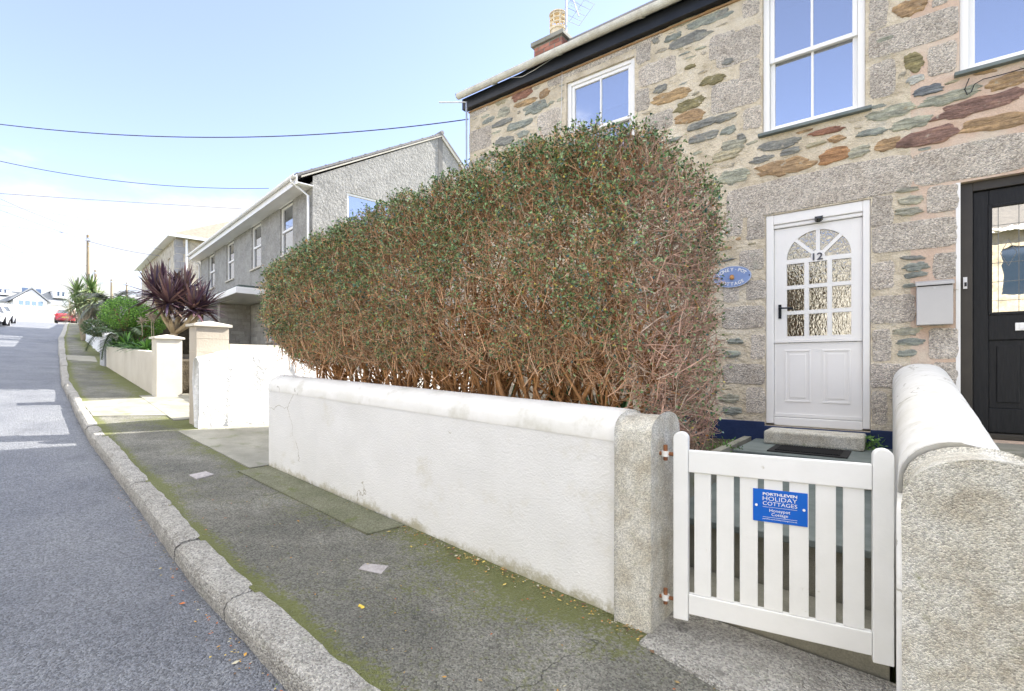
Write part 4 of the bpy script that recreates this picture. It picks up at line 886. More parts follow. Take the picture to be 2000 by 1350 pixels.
def hsurf(n, p=8):
    # points on the surface of a super-ellipsoid box, roughly even by area
    ar = np.array([4.5*1.7*1.25, 4.5*1.7*.45, 1.16*1.7*.6, 1.16*1.7*1.3, 4.5*1.16, 4.5*1.16*.5]); f = rng.choice(6, n, p=ar/ar.sum()); q = rng.uniform(-1, 1, (n, 3))
    nn = np.zeros((n, 3))
    for k_, (ax, sg) in enumerate(((1,-1),(1,1),(0,-1),(0,1),(2,1),(2,-1))):
        m_ = f == k_; q[m_, ax] = sg; nn[m_, ax] = sg
    r = (np.abs(q)**p).sum(1)**(-1/p); q = q*r[:, None]
    nn = np.sign(q)*np.abs(q)**(p-1)/np.array([2.25, .6, .9]); nn /= np.linalg.norm(nn, axis=1, keepdims=True); return q, nn
hedge = empty('garden_hedge', (-3.2, 3.2, -.9), 0, 'tall clipped hedge of bare orange brown twigs and small green leaves behind the white wall', 'hedge')
# stems
Ps = []; Rs = []; Cs = []
def addpl(P, r): Ps.append(P); Rs.append(r)
nst = 74
for i in range(nst):
    bx = np.interp(i/(nst-1), [0, 1], [-5.0, -1.2])+random.gauss(0, .05); by = random.uniform(2.98, 3.42); bz = -.85
    nb = random.randint(2, 4); base = np.array([bx, by, bz]); fork = base+np.array([random.gauss(0, .07), random.gauss(0, .04), random.uniform(.35, .75)])
    r0 = random.uniform(.010, .027)
    def poly(a, b, k=6, w_=.03):
        t = np.linspace(0, 1, k)[:, None]; P = a*(1-t)+b*t; P[1:-1] += np.array([[random.gauss(0, w_), random.gauss(0, w_), random.gauss(0, w_*.4)] for _ in range(k-2)]); return P
    addpl(poly(base, fork), np.linspace(r0, r0*.8, 6))
    for j in range(nb):
        tgt = fork+np.array([random.gauss(0, .30), random.uniform(-.42, .34), random.uniform(.5, 1.4)])
        tgt[1] = min(max(tgt[1], 2.78), 3.65); tgt[2] = min(tgt[2], 1.3); tgt[0] = min(max(tgt[0], -5.3), -1.12)
        addpl(poly(fork, tgt, 6, .045), np.linspace(r0*.7, .004, 6))
        for q in range(4):
            s0 = fork+(tgt-fork)*random.uniform(.05, .8); e = s0+np.array([random.gauss(0, .22), random.uniform(-.40, .26), random.uniform(.0, .42)])
            e[1] = min(max(e[1], 2.70), 3.7); e[0] = min(max(e[0], -5.35), -1.08)
            addpl(poly(s0, e, 6, .03), np.linspace(r0*.38, .0022, 6))
V, F = tubes_np(np.array(Ps), np.array(Rs), 6)
ns = len(Ps); tint_ = rng.uniform(.7, 1.15, (ns, 1))*np.array([[.50,.28,.13]]); cols = np.repeat(tint_, 5*6, axis=0)
npmesh('stems', V, F, M['bark'], hedge, cols, smooth=True)
# shoots: each grows outwards through the shell and carries side twigs and leaves
NS_ = 18500
q, nn = hsurf(NS_); q0 = q.copy()
nzv = np.array([mn.noise(Vector((p[0]*4.2, p[1]*1.6, p[2]*2.6))) for p in q]); nz2 = np.array([mn.noise(Vector((p[0]*11+5, p[1]*4, p[2]*7))) for p in q])
dep = np.clip(rng.exponential(.14, NS_), 0, .7)
sc = (1+.035*nzv+.03*nz2)[:, None]
P0 = hmap(q*sc*(1-dep[:, None]*np.array([.30, 1.0, .5])))
low = np.clip((.18-P0[:, 2])/.35, 0, 1)*(P0[:, 0] < -1.3)
keep = ~(((nz2 < -.12) | (nzv < -.28)) & (rng.random(NS_) < .62)) & ~(rng.random(NS_) < low*.75)
P0, nn, dep, q, nzv, nz2, low = [a_[keep] for a_ in (P0, nn, dep, q, nzv, nz2, low)]; n = len(P0)
D = nn*.62+unit(n)*.62+np.array([0, 0, .42]); D /= np.linalg.norm(D, axis=1, keepdims=True)
Lm = rng.uniform(.14, .34, n); Lm = np.where((rng.random(n) < .02) & (nn[:, 2] > .3), .42, Lm)
bend = unit(n)*.22
A0 = P0-D*(Lm*.78)[:, None]; A1 = P0-D*(Lm*.4)[:, None]+bend*(Lm*.25)[:, None]; D2 = D+bend*.9; D2 /= np.linalg.norm(D2, axis=1, keepdims=True); A2 = P0; A3 = P0+D2*(Lm*.13)[:, None]
PM = np.stack([A0, A1, A2, A3], axis=1); rm = rng.uniform(.0026, .0046, n); RM = np.stack([rm, rm*.8, rm*.55, np.full(n, .0011)], axis=1)
Vm, Fm = tubes_np(PM, RM, 4)
end = np.clip((P0[:, 0]+1.45)/.4, 0, 1)[:, None]
c0 = np.array([.70,.45,.28])*(1-end)+np.array([.56,.37,.29])*end
cm = c0*rng.uniform(.6, 1.3, (n, 1)); gry = rng.random((n, 1)) < .22; cm = np.where(gry, cm*.5+np.array([.30,.27,.21]), cm)
npmesh('shoots', Vm, Fm, M['bark'], hedge, np.repeat(cm, 12, axis=0))
K = 4; VT = []; FT = []; CT = []; off = 0; ends = []; dirs = []; nrs = []; hz = []
for k_ in range(K):
    t = rng.uniform(.25, 1.0, n)[:, None]; S0 = np.where(t < .6, A1+(A2-A1)*((t-.25)/.35), A2+(A3-A2)*((t-.6)/.4))
    d1 = D*.65+unit(n)*.95+nn*.15; d1 /= np.linalg.norm(d1, axis=1, keepdims=True); d2 = d1+unit(n)*.6; d2 /= np.linalg.norm(d2, axis=1, keepdims=True); l = rng.uniform(.03, .095, n)*np.where(dep < .05, .75, 1)
    S1 = S0+d1*(l*.55)[:, None]; S2 = S1+d2*(l*.5)[:, None]
    V, F = tubes_np(np.stack([S0, S1, S2], axis=1), np.stack([rng.uniform(.0015, .0026, n), rng.uniform(.0013, .0020, n), np.full(n, .0008)], axis=1), 3)
    VT.append(V); FT.append(F+off); off += len(V); CT.append(np.repeat(cm*rng.uniform(.8, 1.2, (n, 1)), 6, axis=0)); ends.append((S1, S2)); dirs.append(d2)
npmesh('twigs', np.concatenate(VT), np.concatenate(FT), M['bark'], hedge, np.concatenate(CT))
ends.append((A2, A3)); dirs.append(D2)
hgt = np.clip((P0[:, 2]+.15)/1.6, 0, 1.1); pl = np.clip(.14+.90*hgt**1.5+.6*np.maximum(nzv, 0), .04, 1.)*np.where(P0[:, 0] > -1.3, .65, 1)*(1-.5*low)*np.where(dep > .3, .3, 1)*np.where(dep < .07, 1.25, 1)
LV = []; LF = []; LC = []; off = 0
for (S1, S2), dd0 in zip(ends, dirs):
    for rep in range(4):
        m_ = rng.random(n) < pl*(.85 if rep < 2 else .5); k = m_.sum(); t = rng.random(k)[:, None]*(rep > 1)*.8
        C = S2[m_]*(1-t)+S1[m_]*t; dd = dd0[m_]*.6+unit(k)*.8; dd /= np.linalg.norm(dd, axis=1, keepdims=True)
        nr = unit(k)*.6+nn[m_]*.6+np.array([0,0,.5]); nr -= dd*(nr*dd).sum(1, keepdims=True); nr /= np.linalg.norm(nr, axis=1, keepdims=True)
        V, F = leaves_np(C, dd, nr, rng.uniform(.012, .031, k), rng.uniform(.008, .019, k)); LV.append(V); LF.append(F+off); off += len(V)
        g = rng.random((k, 1)); c = np.array([.06,.135,.055])*(1-g)+np.array([.20,.31,.11])*g
        r_ = rng.random(k); c[r_ < .035] = (.46,.38,.06); c[r_ > .99] = (.60,.24,.04); c[(r_ > .83) & (r_ < .99)] = (.28,.40,.17); c[(r_ > .05) & (r_ < .14)] = (.05,.13,.12)
        LC.append(c*rng.uniform(.8, 1.2, (k, 1)))
npmesh('foliage', np.concatenate(LV), np.concatenate(LF), M['leaf'], hedge, np.concatenate(LC))

# ------------------------------------------------------------------ strap leaved plants
def blades(C, n, L0, L1, W, pal, up=.2, droop=.5, segs=5, el0=-10, el1=85, seed=1, fold=.18):
    """rosette of n strap leaves round C ; returns V,F,cols"""
    r = random.Random(seed); V = []; F = []; Co = []
    for i in range(n):
        az = r.uniform(0, 2*math.pi); el = R_(r.uniform(el0, el1)); L_ = r.uniform(L0, L1); w_ = W*r.uniform(.8, 1.15)
        d = Vector((math.cos(az)*math.cos(el), math.sin(az)*math.cos(el), math.sin(el))); sdv = Vector((-math.sin(az), math.cos(az), 0))
        p = Vector(C); c = r.choice(pal); g = r.uniform(.75, 1.3); c = tuple(x*g for x in c); k = len(V)
        for j in range(segs+1):
            t = j/segs; ww = w_*math.sin(math.pi*min(1, .18+t*.82))**.7*(1 if t < .98 else .15)
            nrm = sdv.cross(d); V += [p-sdv*ww/2+nrm*ww*fold, p, p+sdv*ww/2+nrm*ww*fold]
            d = (d+Vector((0, 0, -droop/segs*(.4+t)))).normalized(); p = p+d*L_/segs
        for j in range(segs):
            a = k+3*j; F += [(a, a+1, a+4, a+3), (a+1, a+2, a+5, a+4)]; Co += [c, c]
    return V, F, Co
def plant_obj(name, parts, parent):
    V = []; F = []; C = []
    for v, f, c in parts: k = len(V); V += [tuple(q) for q in v]; F += [tuple(i+k for i in q) for q in f]; C += c
    return npmesh(name, np.array(V), np.array(F), M['frond'], parent, np.array(C))
def P3(px, py, dep): return Vector(onD(px, py, dep))
# purple cordyline
PUR = [(.11,.055,.075),(.15,.085,.10),(.075,.05,.085),(.21,.13,.12),(.18,.12,.09)]
dep = 11.6; b0 = P3(338, 664, dep); b0.z = gz(b0.x)-.1
root = empty('purple_cordyline', b0, 0, 'multi stemmed cordyline with spiky dark purple leaves above the beige wall', 'plant')
heads = [(303,572,0), (328,588,-.3), (352,580,.3), (378,600,0), (318,560,.5), (362,565,.6), (395,598,.3)]
mb = MB(); fork = P3(340, 652, dep)
mb.tube([b0, P3(338,672,dep), fork], [.10,.085,.075], 8)
for (px, py, dd) in heads:
    e = P3(px, py+14, dep+dd); m_ = fork.lerp(e, .5)+Vector((0, 0, -.06)); mb.tube([fork, m_, e], [.055,.045,.04], 7)
mb.build('trunk', mat('cordyline_bark', [(.38,.28,.16),(.50,.40,.26)], 12, rough=.9, bump=.6, bscale=30), root, smooth=True)
plant_obj('leaves', [blades(P3(px, py+4, dep+dd), 100, .42, .80, .055, PUR, el0=-32, el1=85, droop=.30, seed=i) for i, (px, py, dd) in enumerate(heads)], root)
# topiary bushes
def leafball(C, rad, n, size, pal, seed, flat=1.0, shell=.35):
    r = np.random.default_rng(seed); d = r.normal(size=(n, 3)); d /= np.linalg.norm(d, axis=1, keepdims=True); rr = 1-shell*r.random(n)**1.5
    bump_ = np.array([1+.16*mn.noise(Vector((*(q*2.2), ))) + .08*mn.noise(Vector((*(q*6), ))) for q in d+seed])
    P = np.array(C)+d*np.array([rad[0], rad[1], rad[2]])*(rr*bump_)[:, None]
    dd = r.normal(size=(n, 3))*.7+d*.6; dd /= np.linalg.norm(dd, axis=1, keepdims=True); nr = r.normal(size=(n, 3))*.6+d; nr -= dd*(nr*dd).sum(1, keepdims=True); nr /= np.linalg.norm(nr, axis=1, keepdims=True)
    V, F = leaves_np(P, dd, nr, r.uniform(.7, 1.3, n)*size, r.uniform(.7, 1.2, n)*size*.5, .1); pal = np.array(pal); c = pal[r.integers(0, len(pal), n)]*r.uniform(.75, 1.25, (n, 1)); return V, F, c
GRN = [(.11,.26,.03),(.17,.36,.045),(.26,.46,.07),(.07,.16,.03)]
for (px, py, dp, rx, rz, tpx, lab, sd_) in ((246,612,13.4,.56,.44,247,'round bright green clipped bush on a bare trunk, left of the pair', 21), (283,628,13.8,.50,.42,277,'round green clipped bush on a bare trunk beside the purple cordyline', 22)):
    c = P3(px, py, dp); bs = P3(tpx, 672, dp); bs.z = gz(bs.x)-.05
    root = empty('topiary_bush', bs, 0, lab, 'bush', 'clipped bushes on trunks behind the beige wall')
    mb = MB(); mb.tube([bs, bs.lerp(c, .45)+Vector((.04, 0, 0)), bs.lerp(c, .95)], [.055,.045,.03], 8)
    for k in range(5): a = 1.25*k; mb.tube([bs.lerp(c, .6), c+Vector((math.cos(a)*.3, math.sin(a)*.3, .1))], [.025,.01], 5)
    mb.build('trunk', mat('brown_trunk', [(.20,.12,.07),(.30,.19,.11)], 12, rough=.9), root, smooth=True)
    V, F, C = leafball(c, (rx, rx, rz), 7500, .042, GRN, sd_); npmesh('crown', V, F, M['frond'], root, C)
# low strappy plants behind the beige wall
GS = [(.06,.15,.03),(.10,.24,.04),(.16,.34,.06),(.05,.11,.04)]
spots = [(268,672,11.6,.34,'tuft of bright green strap leaves behind the beige wall beside the tall pillar'), (247,668,12.4,.30,'tuft of bright green strap leaves at the middle of the beige wall'), (286,676,11.0,.32,'tuft of bright green strap leaves nearest the tall pillar'), (226,667,13.4,.25,'small tuft of strap leaves at the far end of the beige wall')]
for i, (px, py, dp, sz, lab) in enumerate(spots):
    c = P3(px, py, dp); c.z -= .12; root = empty('strap_leaf_plant', c, 0, lab, 'plant', 'strap leaved plants behind the beige wall')
    plant_obj('leaves', [blades(c, 70, sz*.8, sz*1.6, .04, GS, el0=15, el1=80, droop=1.3, seed=40+i)], root)
for i, (px, py, dp) in enumerate(((277,627,11.8), (295,618,11.6), (299,622,12.0))):
    t = P3(px, py, dp); b = Vector((t.x+.05, t.y, t.z-.75)); labs = ('dry pale seed head on a thin stalk, left of the three before the bush', 'dry pale seed head on a thin stalk, tallest of the three', 'dry pale seed head on a thin stalk, right of the three')
    root = empty('seed_head', b, 0, labs[i], 'flower', 'dry seed heads before the bushes'); mb = MB(); mb.tube([b, b.lerp(t, .5)+Vector((.02,0,0)), t], .008, 5); mb.build('stalk', mat('dry_stalk', [(.45,.38,.25)]), root)
    mb = MB(); r = random.Random(i)
    for k in range(60):
        v = Vector((r.gauss(0,1), r.gauss(0,1), r.gauss(0,.8)+.3)).normalized()*r.uniform(.08, .13); mb.tube([t, t+v], [.0022,.006], 3)
    mb.build('umbel', mat('dry_seed', [(.48,.38,.30),(.60,.50,.42)], 20), root)
# green cordylines and palm farther on
c = P3(163, 575, 24); b = Vector((c.x, c.y, gz(c.x)))
root = empty('green_cordyline', b, 0, 'pale green spiky cordyline clump above the far garden wall, below the utility pole', 'tree')
PG = [(.10,.17,.05),(.17,.25,.09),(.30,.36,.15),(.07,.12,.05)]
hs = [(150,572),(178,566),(166,590),(150,596),(186,588)]
mb = MB(); 
for (px, py) in hs: e = P3(px, py, 24); mb.tube([b, b.lerp(e, .5), e], [.09,.07,.05], 6)
mb.build('trunk', M['wood'], root)
plant_obj('leaves', [blades(P3(px, py, 24), 90, .5, 1.0, .06, PG if i < 2 else [(.26,.34,.14),(.38,.44,.22)], el0=-50, el1=88, droop=.5, seed=60+i) for i, (px, py) in enumerate(hs)], root)
c = P3(222, 598, 18); b = Vector((c.x, c.y, gz(c.x))); root = empty('feather_palm', b, 0, 'arching feather palm with dull grey green fronds behind the clipped bush', 'tree')
def palm_frond(p0, az, L_, el, droop, seed, pal, leafl=.35):
    r = random.Random(seed); V = []; F = []; C = []; d = Vector((math.cos(az)*math.cos(el), math.sin(az)*math.cos(el), math.sin(el))); p = Vector(p0); n = 30; sdv = Vector((-math.sin(az), math.cos(az), 0))
    for i in range(n):
        t = i/n; d = (d+Vector((0, 0, -droop/n*(.5+t*1.5)))).normalized(); p = p+d*L_/n
        ll = leafl*math.sin(math.pi*min(1, .15+t*.85))+.04
        for sg in (-1, 1):
            e = p+(sdv*sg*.8+d*.6+Vector((0,0,-.25+r.gauss(0,.12)))).normalized()*ll; wv = d*.016; k = len(V); V += [p-wv, p+wv, e+wv*.2, e-wv*.2]; F.append((k,k+1,k+2,k+3)); g = r.uniform(.8,1.2); c_ = r.choice(pal); C.append(tuple(x*g for x in c_))
        k = len(V); q = p-d*L_/n; V += [q-sdv*.012, q+sdv*.012, p+sdv*.012, p-sdv*.012]; F.append((k,k+1,k+2,k+3)); C.append(pal[0])
    return V, F, C
mb = MB(); mb.tube([b, c], [.16,.14], 9); mb.build('trunk', M['wood'], root)
PP_ = [(.09,.11,.07),(.14,.16,.10),(.18,.17,.10),(.10,.13,.12)]
plant_obj('fronds', [palm_frond(c, i*2.4, random.uniform(1.0, 1.5), R_(random.uniform(5, 60)), random.uniform(1.2, 2.0), i, PP_) for i in range(26)], root)
c = P3(240, 655, 12.8); b = Vector((c.x, c.y, gz(c.x))); root = empty('low_palm', b, 0, 'low palm throwing long dark drooping fronds over the grey gate post', 'plant')
plant_obj('fronds', [palm_frond(c, a, L_, R_(e_), dr, 90+i, [(.05,.09,.035),(.09,.14,.06)], .2) for i, (a, L_, e_, dr) in enumerate(((3.3,1.5,25,2.2),(3.7,1.3,30,2.0),(2.6,1.2,30,1.6),(4.4,.9,40,1.5),(.2,.9,40,1.5),(1.2,.8,50,1.4),(3.0,1.0,15,1.2)))], root)
c = P3(165, 622, 26); b = Vector((c.x, c.y, gz(c.x))); root = empty('dried_grass_clump', b, 0, 'pinkish dry bushy clump spilling over the far wall below the cordylines', 'plant')
plant_obj('leaves', [blades(c+Vector((random.uniform(-1,1), random.uniform(-.8,.8), random.uniform(-.3,.3))), 60, .5, 1.1, .03, [(.34,.27,.20),(.24,.22,.13),(.40,.33,.26)], el0=-20, el1=85, droop=1.1, seed=70+i) for i in range(6)], root)
for i, (px, py, dp, s_, pal, lab) in enumerate(((200,640,17,.6,GRN,'dark green bush on the far garden wall under the palm'), (130,600,34,.0,GRN,''))):
    if s_ == 0: continue
    c = P3(px, py, dp); root = empty('wall_bush', Vector((c.x, c.y, gz(c.x))), 0, lab, 'bush'); V, F, C = leafball(c, (s_*1.1, s_*.9, s_*.5), 3500, .07, [(.05,.10,.03),(.09,.15,.05),(.16,.18,.09)], 33+i); npmesh('crown', V, F, M['frond'], root, C)
# agapanthus behind the low part of the hedge
for i, (X, Y, lab) in enumerate(((-2.35,3.55,'dark green strappy plant seen through the hedge stems, left one'), (-1.85,3.6,'dark green strappy plant seen through the hedge stems, right one'), (-2.95,3.6,'dark green strappy plant deep among the hedge stems at the middle'))):
    root = empty('agapanthus', (X, Y, -.8), 0, lab, 'plant', 'strappy plants behind the hedge stems'); plant_obj('leaves', [blades((X, Y, -.8), 45, .5, .85, .045, [(.05,.12,.04),(.08,.18,.06)], el0=35, el1=85, droop=.9, seed=80+i)], root)
# little weeds
for i, (px, py, Y, s_, lab) in enumerate(((1700,868,5.6,.11,'small green weed growing beside the granite doorstep on the right'), (1418,880,4.9,.16,'small green weed with dry leaves beside the slate step, under the hedge end'), (415,828,0,.10,'mossy green weed at the foot of the whitewashed rubble wall'), (398,822,0,.07,'tiny weed tuft at the street corner of the whitewashed wall'))):
    c = Vector(onY(px, py, Y)) if Y else Vector(onG(px, py)); c.z -= s_*.3
    root = empty('weed', c, 0, lab, 'weed'); V, F, C = leafball(c+Vector((0,0,s_*.4)), (s_, s_*.7, s_*.6), 160, .035, [(.10,.22,.05),(.16,.30,.07)], 50+i, shell=.9); npmesh('leaves', V, F, M['frond'], root, C)

# ------------------------------------------------------------------ neighbouring walls and pillars up the street
mb = MB(); arched(mb, -7.755, -7.56, 2.78, 8.5, lambda t: -1.3, lambda t: float(np.interp(t, [0, .03, .2, 1], [.12, .19, .28,   .75])), .08, 110, 10, rough=.045, axis='Y')
o = mb.build('rubble_garden_wall', M['roughwhite'], smooth=True, loc=(-7.8, 4, -.9)); tag(o, 'lumpy whitewashed rubble wall running back from the pavement beyond the passage', 'wall')
mb = MB(); mb.box(-7.98, -7.80, 3.27, 8.5, -1, .325); o = mb.build('brown_topped_wall', M['lime'], loc=(-8.1, 5, -.9)); tag(o, 'narrow beige wall backing the whitewashed rubble wall', 'wall')
def pillar(x0, x1, y0, y1, z0, z1, label, band=False):
    root = empty('gate_pillar', ((x0+x1)/2, (y0+y1)/2, z0), 0, label, 'pillar', 'beige rendered gate pillars')
    mb = MB(); mb.box(x0, x1, y0, y1, z0, z1)
    if band: 
        for z in (z1-.17, z1-.36): mb.box(x0-.003, x1+.003, y0-.003, y1+.003, z, z+.006)
    mb.build('shaft', M['lime'] if not band else M['artlime'], root, bevel=.008)
    mb = MB(); o_ = .035; a = [(x0-o_, y0-o_, z1+.001), (x1+o_, y0-o_, z1+.001), (x1+o_, y1+o_, z1+.001), (x0-o_, y1+o_, z1+.001)]; b = [(p[0], p[1], z1+.035) for p in a]
    mb.add(a+b+[((x0+x1)/2, (y0+y1)/2, z1+.09)], [(3,2,1,0), (0,1,5,4), (1,2,6,5), (2,3,7,6), (3,0,4,7), (4,5,8), (5,6,8), (6,7,8), (7,4,8)]); mb.build('cap', M['lime'], root)
    return root
M['artlime'] = mat('beige_block', [(.40,.35,.28),(.49,.44,.365)], 2, 8, rough=.9, bump=.4, bscale=40)
pillar(-8.02, -7.77, 2.82, 3.25, -1.0, .56, 'beige pillar with sloped cap rising behind the whitewashed rubble wall', True)
pillar(-10.98, -10.74, 3.24, 3.66, -.75, .50, 'beige pillar with pointed cap standing at the end of the low beige wall')
mb = MB(); mb.box(-10.73, -8.03, 4.25, 4.45, -.9, -.10); o = mb.build('low_return_wall', M['lime'], bevel=.01, loc=(-9.7, 4.3, -.9)); tag(o, 'low beige wall closing the gap between the two pillars', 'wall')
def wallstrip(name, pts, th, m, label, z1f, z0=-.3, bevel=.01):
    mb = MB()
    for (xa, ya), (xb, yb) in zip(pts[:-1], pts[1:]):
        d = Vector((xb-xa, yb-ya, 0)).normalized(); n_ = Vector((d.y, -d.x, 0))*-1
        n_ = n_ if n_.y > 0 else -n_
        A = Vector((xa, ya, gz(xa)+z0)); B = Vector((xb, yb, gz(xb)+z0)); mb.prism([A, B, Vector((xb, yb, z1f(xb))), Vector((xa, ya, z1f(xa)))], n_*th)
    o = mb.build(name, m, loc=(pts[0][0], pts[0][1], gz(pts[0][0]))); return tag(o, label, 'wall')
wallstrip('beige_garden_wall', [(-17.0,3.98),(-10.985,3.27)], .2, M['lime'], 'low beige rendered garden wall holding the planted bed up the street', lambda x: float(np.interp(x, [-17, -11.3], [.52, .26])))
mb = MB(); mb.box(-17.5, -17.08, 3.95, 4.4, -.3, .72); o = mb.build('grey_gate_post', mat('grey_render', [(.33,.34,.36),(.42,.43,.45)], 3, rough=.8), bevel=.01, loc=(-17.3, 4.1, 0)); tag(o, 'plain grey rendered post at the far end of the beige wall', 'gate post')
# far white lumpy walls
mb = MB(); arched(mb, -36, -20.3, 0, .35, lambda t: gz(-36+15.7*t)-.3, lambda t: gz(-36+15.7*t)+1.15-.35*t, .1, 60, 8, rough=.10)
mb.v = [(x, y+float(np.interp(x, [-36,-22,-20], [7.3,4.98,4.7])), z) for x, y, z in mb.v]
o = mb.build('white_rubble_wall', M['roughwhite'], smooth=True, loc=(-28, 6, .8)); tag(o, 'uneven whitewashed garden wall beside the pavement farther up the street', 'wall')
wallstrip('upper_garden_wall', [(-36.5,8.2),(-22.5,5.9)], .25, M['lime'], 'cream upper garden wall behind the uneven white wall under the palms', lambda x: gz(x)+2.0)
wallstrip('far_garden_wall', [(-64,13.2),(-37,7.6)], .25, M['lime'], 'cream garden wall lining the pavement near the top of the street', lambda x: gz(x)+1.2)
for i, X in enumerate((-19.9, -18.3)):
    pass
# neighbour garden terraces (soil behind the walls)
mb = MB(); mb.prism([(-17,4.2,.35),(-11.36,3.5,.10),(-11.36,6.9,.10),(-17,7.6,.35)], (0,0,-.8)); mb.prism([(-36,8,2.9),(-21,5.6,1.6),(-21,10,1.6),(-36,12,2.9)], (0,0,-2)); tag(mb.build('garden_soil', M['soil']), kind='structure')
mb = MB(); mb.prism([(-11.3,4.46,-.12),(-8.3,4.46,-.12),(-8.3,8.5,-.12),(-11.8,6.9,-.12)], (0,0,-.5)); tag(mb.build('forecourt', M['concrete']), kind='structure')
c = Vector((-9.6, 4.8, -.1)); root = empty('variegated_shrub', c, 0, 'low grey green and purple shrub in the gap between the two pillars', 'plant'); plant_obj('leaves', [blades(c, 60, .2, .45, .05, [(.12,.20,.10),(.22,.30,.16),(.20,.06,.08)], el0=10, el1=80, droop=1., seed=99), blades(c+Vector((-.5,.1,.15)), 50, .2, .4, .04, [(.20,.06,.08),(.15,.05,.07)], el0=20, el1=85, droop=.6, seed=98)], root)

# ------------------------------------------------------------------ grey roughcast neighbour house
NF = Fr(-11.9, 7.0, -9.03); NM = Matrix.Translation((-11.9, 7.0, 0)) @ Matrix.Rotation(R_(-9.03), 4, 'Z')
nb = empty('roughcast_house', (-11.9, 7.0, -.3), R_(-9.03), 'grey roughcast house with white sash windows under the eaves and a flat porch canopy', 'house')
EN = 4.72; AP = (3.98, 7.10); NL = -12.45; YB = 8.2
nw = [(-2.42,-1.40), (-5.16,-4.15), (-8.26,-7.23), (-11.06,-10.03)]
mb = MB(NM); openwall(mb, NL, 0, -.7, EN, [(a, b, 3.17, 4.56) for a, b in nw]+[(-3.55,-3.1,.75,1.55)], .12, 0, y=0)
GWy = (.92, 2.45, 3.45, 4.66)
for X, sg in ((0, 1), (NL, -1)):
    P = [(X,0,-.7),(X,GWy[0],-.7),(X,GWy[0],AP[1]-(AP[0]-GWy[0])*.565),(X,0,EN+.13)]
    if sg > 0:
        zr = lambda y: AP[1]-(AP[0]-y)*.565 if y < AP[0] else AP[1]-(y-AP[0])*.9
        for ya, yb, za in ((0, GWy[0], -.7), (GWy[0], GWy[1], GWy[3]), (GWy[1], AP[0], -.7), (AP[0], 6.6, -.7)):
            mb.add([(X,ya,za),(X,yb,za),(X,yb,zr(yb)),(X,ya,zr(ya))], [(0,1,2,3)])
        mb.add([(X,GWy[0],-.7),(X,GWy[1],-.7),(X,GWy[1],GWy[2]),(X,GWy[0],GWy[2])], [(0,1,2,3)])
        a, b, c_, d_ = GWy
        mb.add([(0,a,c_),(-.1,a,c_),(-.1,a,d_),(0,a,d_),(0,b,c_),(-.1,b,c_),(-.1,b,d_),(0,b,d_)], [(0,1,2,3),(4,7,6,5),(0,4,5,1),(3,2,6,7)])
    else: mb.add([(X,0,-.7),(X,6.6,-.7),(X,6.6,AP[1]-2.3),(X,AP[0],AP[1]),(X,0,EN+.13)], [(4,3,2,1,0)])
mb.add([(NL,6.6,-.7),(0,6.6,-.7),(0,6.6,4.74),(NL,6.6,4.74)], [(3,2,1,0)])
mb.build('wall', M['roughcast'], nb)
rf = MB(NM)
rf.prism([(.06,-.42,EN+.02),(.06,AP[0],AP[1]+.05),(.06,AP[0],AP[1]+.11),(.06,-.42,EN+.09)], (NL-.12,0,0)); rf.prism([(.06,AP[0],AP[1]+.05),(.06,6.9,AP[1]-2.55),(.06,6.9,AP[1]-2.49),(.06,AP[0],AP[1]+.11)], (NL-.12,0,0))
for i in range(12):
    f0 = i/12; y = -.42+(AP[0]+.42)*f0; z = EN+.09+(AP[1]+.02-EN)*f0; rf.box(NL-.06, .062, y, y+.03, z-.01, z+.018)
rf.tube([(NL-.07, AP[0], AP[1]+.12), (.07, AP[0], AP[1]+.12)], .06, 8)
rf.build('roof', M['roofslate'], nb)
# dark strip painting a shadow onto the gable apex, verge boards
vb = MB(NM); vb.box(.001, .014, 3.86, 4.02, 5.55, 7.02); vb.build('apex_shadow', mat('painted_shadow_render', [(.17,.165,.155),(.22,.215,.20)], 3, rough=.95, bump=.8, bscale=20), nb)
vb = MB(NM); vb.prism([(.02,AP[0],AP[1]+.04),(.02,6.6,AP[1]-2.32),(.02,6.6,AP[1]-2.42),(.02,AP[0],AP[1]-.06)], (.03,0,0)); vb.prism([(.02,-.3,EN+.06),(.02,AP[0],AP[1]+.04),(.02,AP[0],AP[1]-.0),(.02,-.3,EN+.02)], (.03,0,0)); vb.build('verge', M['lime'], nb)
so2 = MB(NM); so2.box(NL-.05, .05, -.40, -.001, EN-.14, EN-.115); so2.box(NL-.05, .05, -.425, -.40, EN-.17, EN+.03); so2.build('soffit', M['upvc'], nb)
def g2(root, MM, x0, x1, y, z, r, m):
    mb = MB(MM); n = 8; prof = [(y-r, z+.015)]+[(y+r*math.cos(math.pi+math.pi*i/n), z+r*math.sin(math.pi+math.pi*i/n)) for i in range(n+1)]+[(y+r, z+.015)]; inner = [(y+(a-y)*.86, z+(b-z)*.86+.004) for a, b in prof][::-1]
    mb.prism([(x0, a, b) for a, b in prof+inner], (x1-x0, 0, 0)); return mb.build('gutter', m, root)
g2(nb, NM, NL-.1, .12, -.48, EN+.02, .05, M['upvc'])
dp_ = MB(NM); dp_.tube([(-.12,-.49,EN-.03),(-.12,-.49,EN-.12),(-.12,-.07,EN-.35),(-.12,-.07,-.3)], .035, 10); dp_.build('downpipe', M['upvc'], nb, smooth=True); dp_ = MB(NM); dp_.tube([(NL+.1,-.49,EN-.03),(NL+.1,-.49,EN-.1),(NL+.1,-.07,EN-.3),(NL+.1,-.07,-.3)], .035, 10); dp_.build('downpipe', M['upvc'], nb, smooth=True)
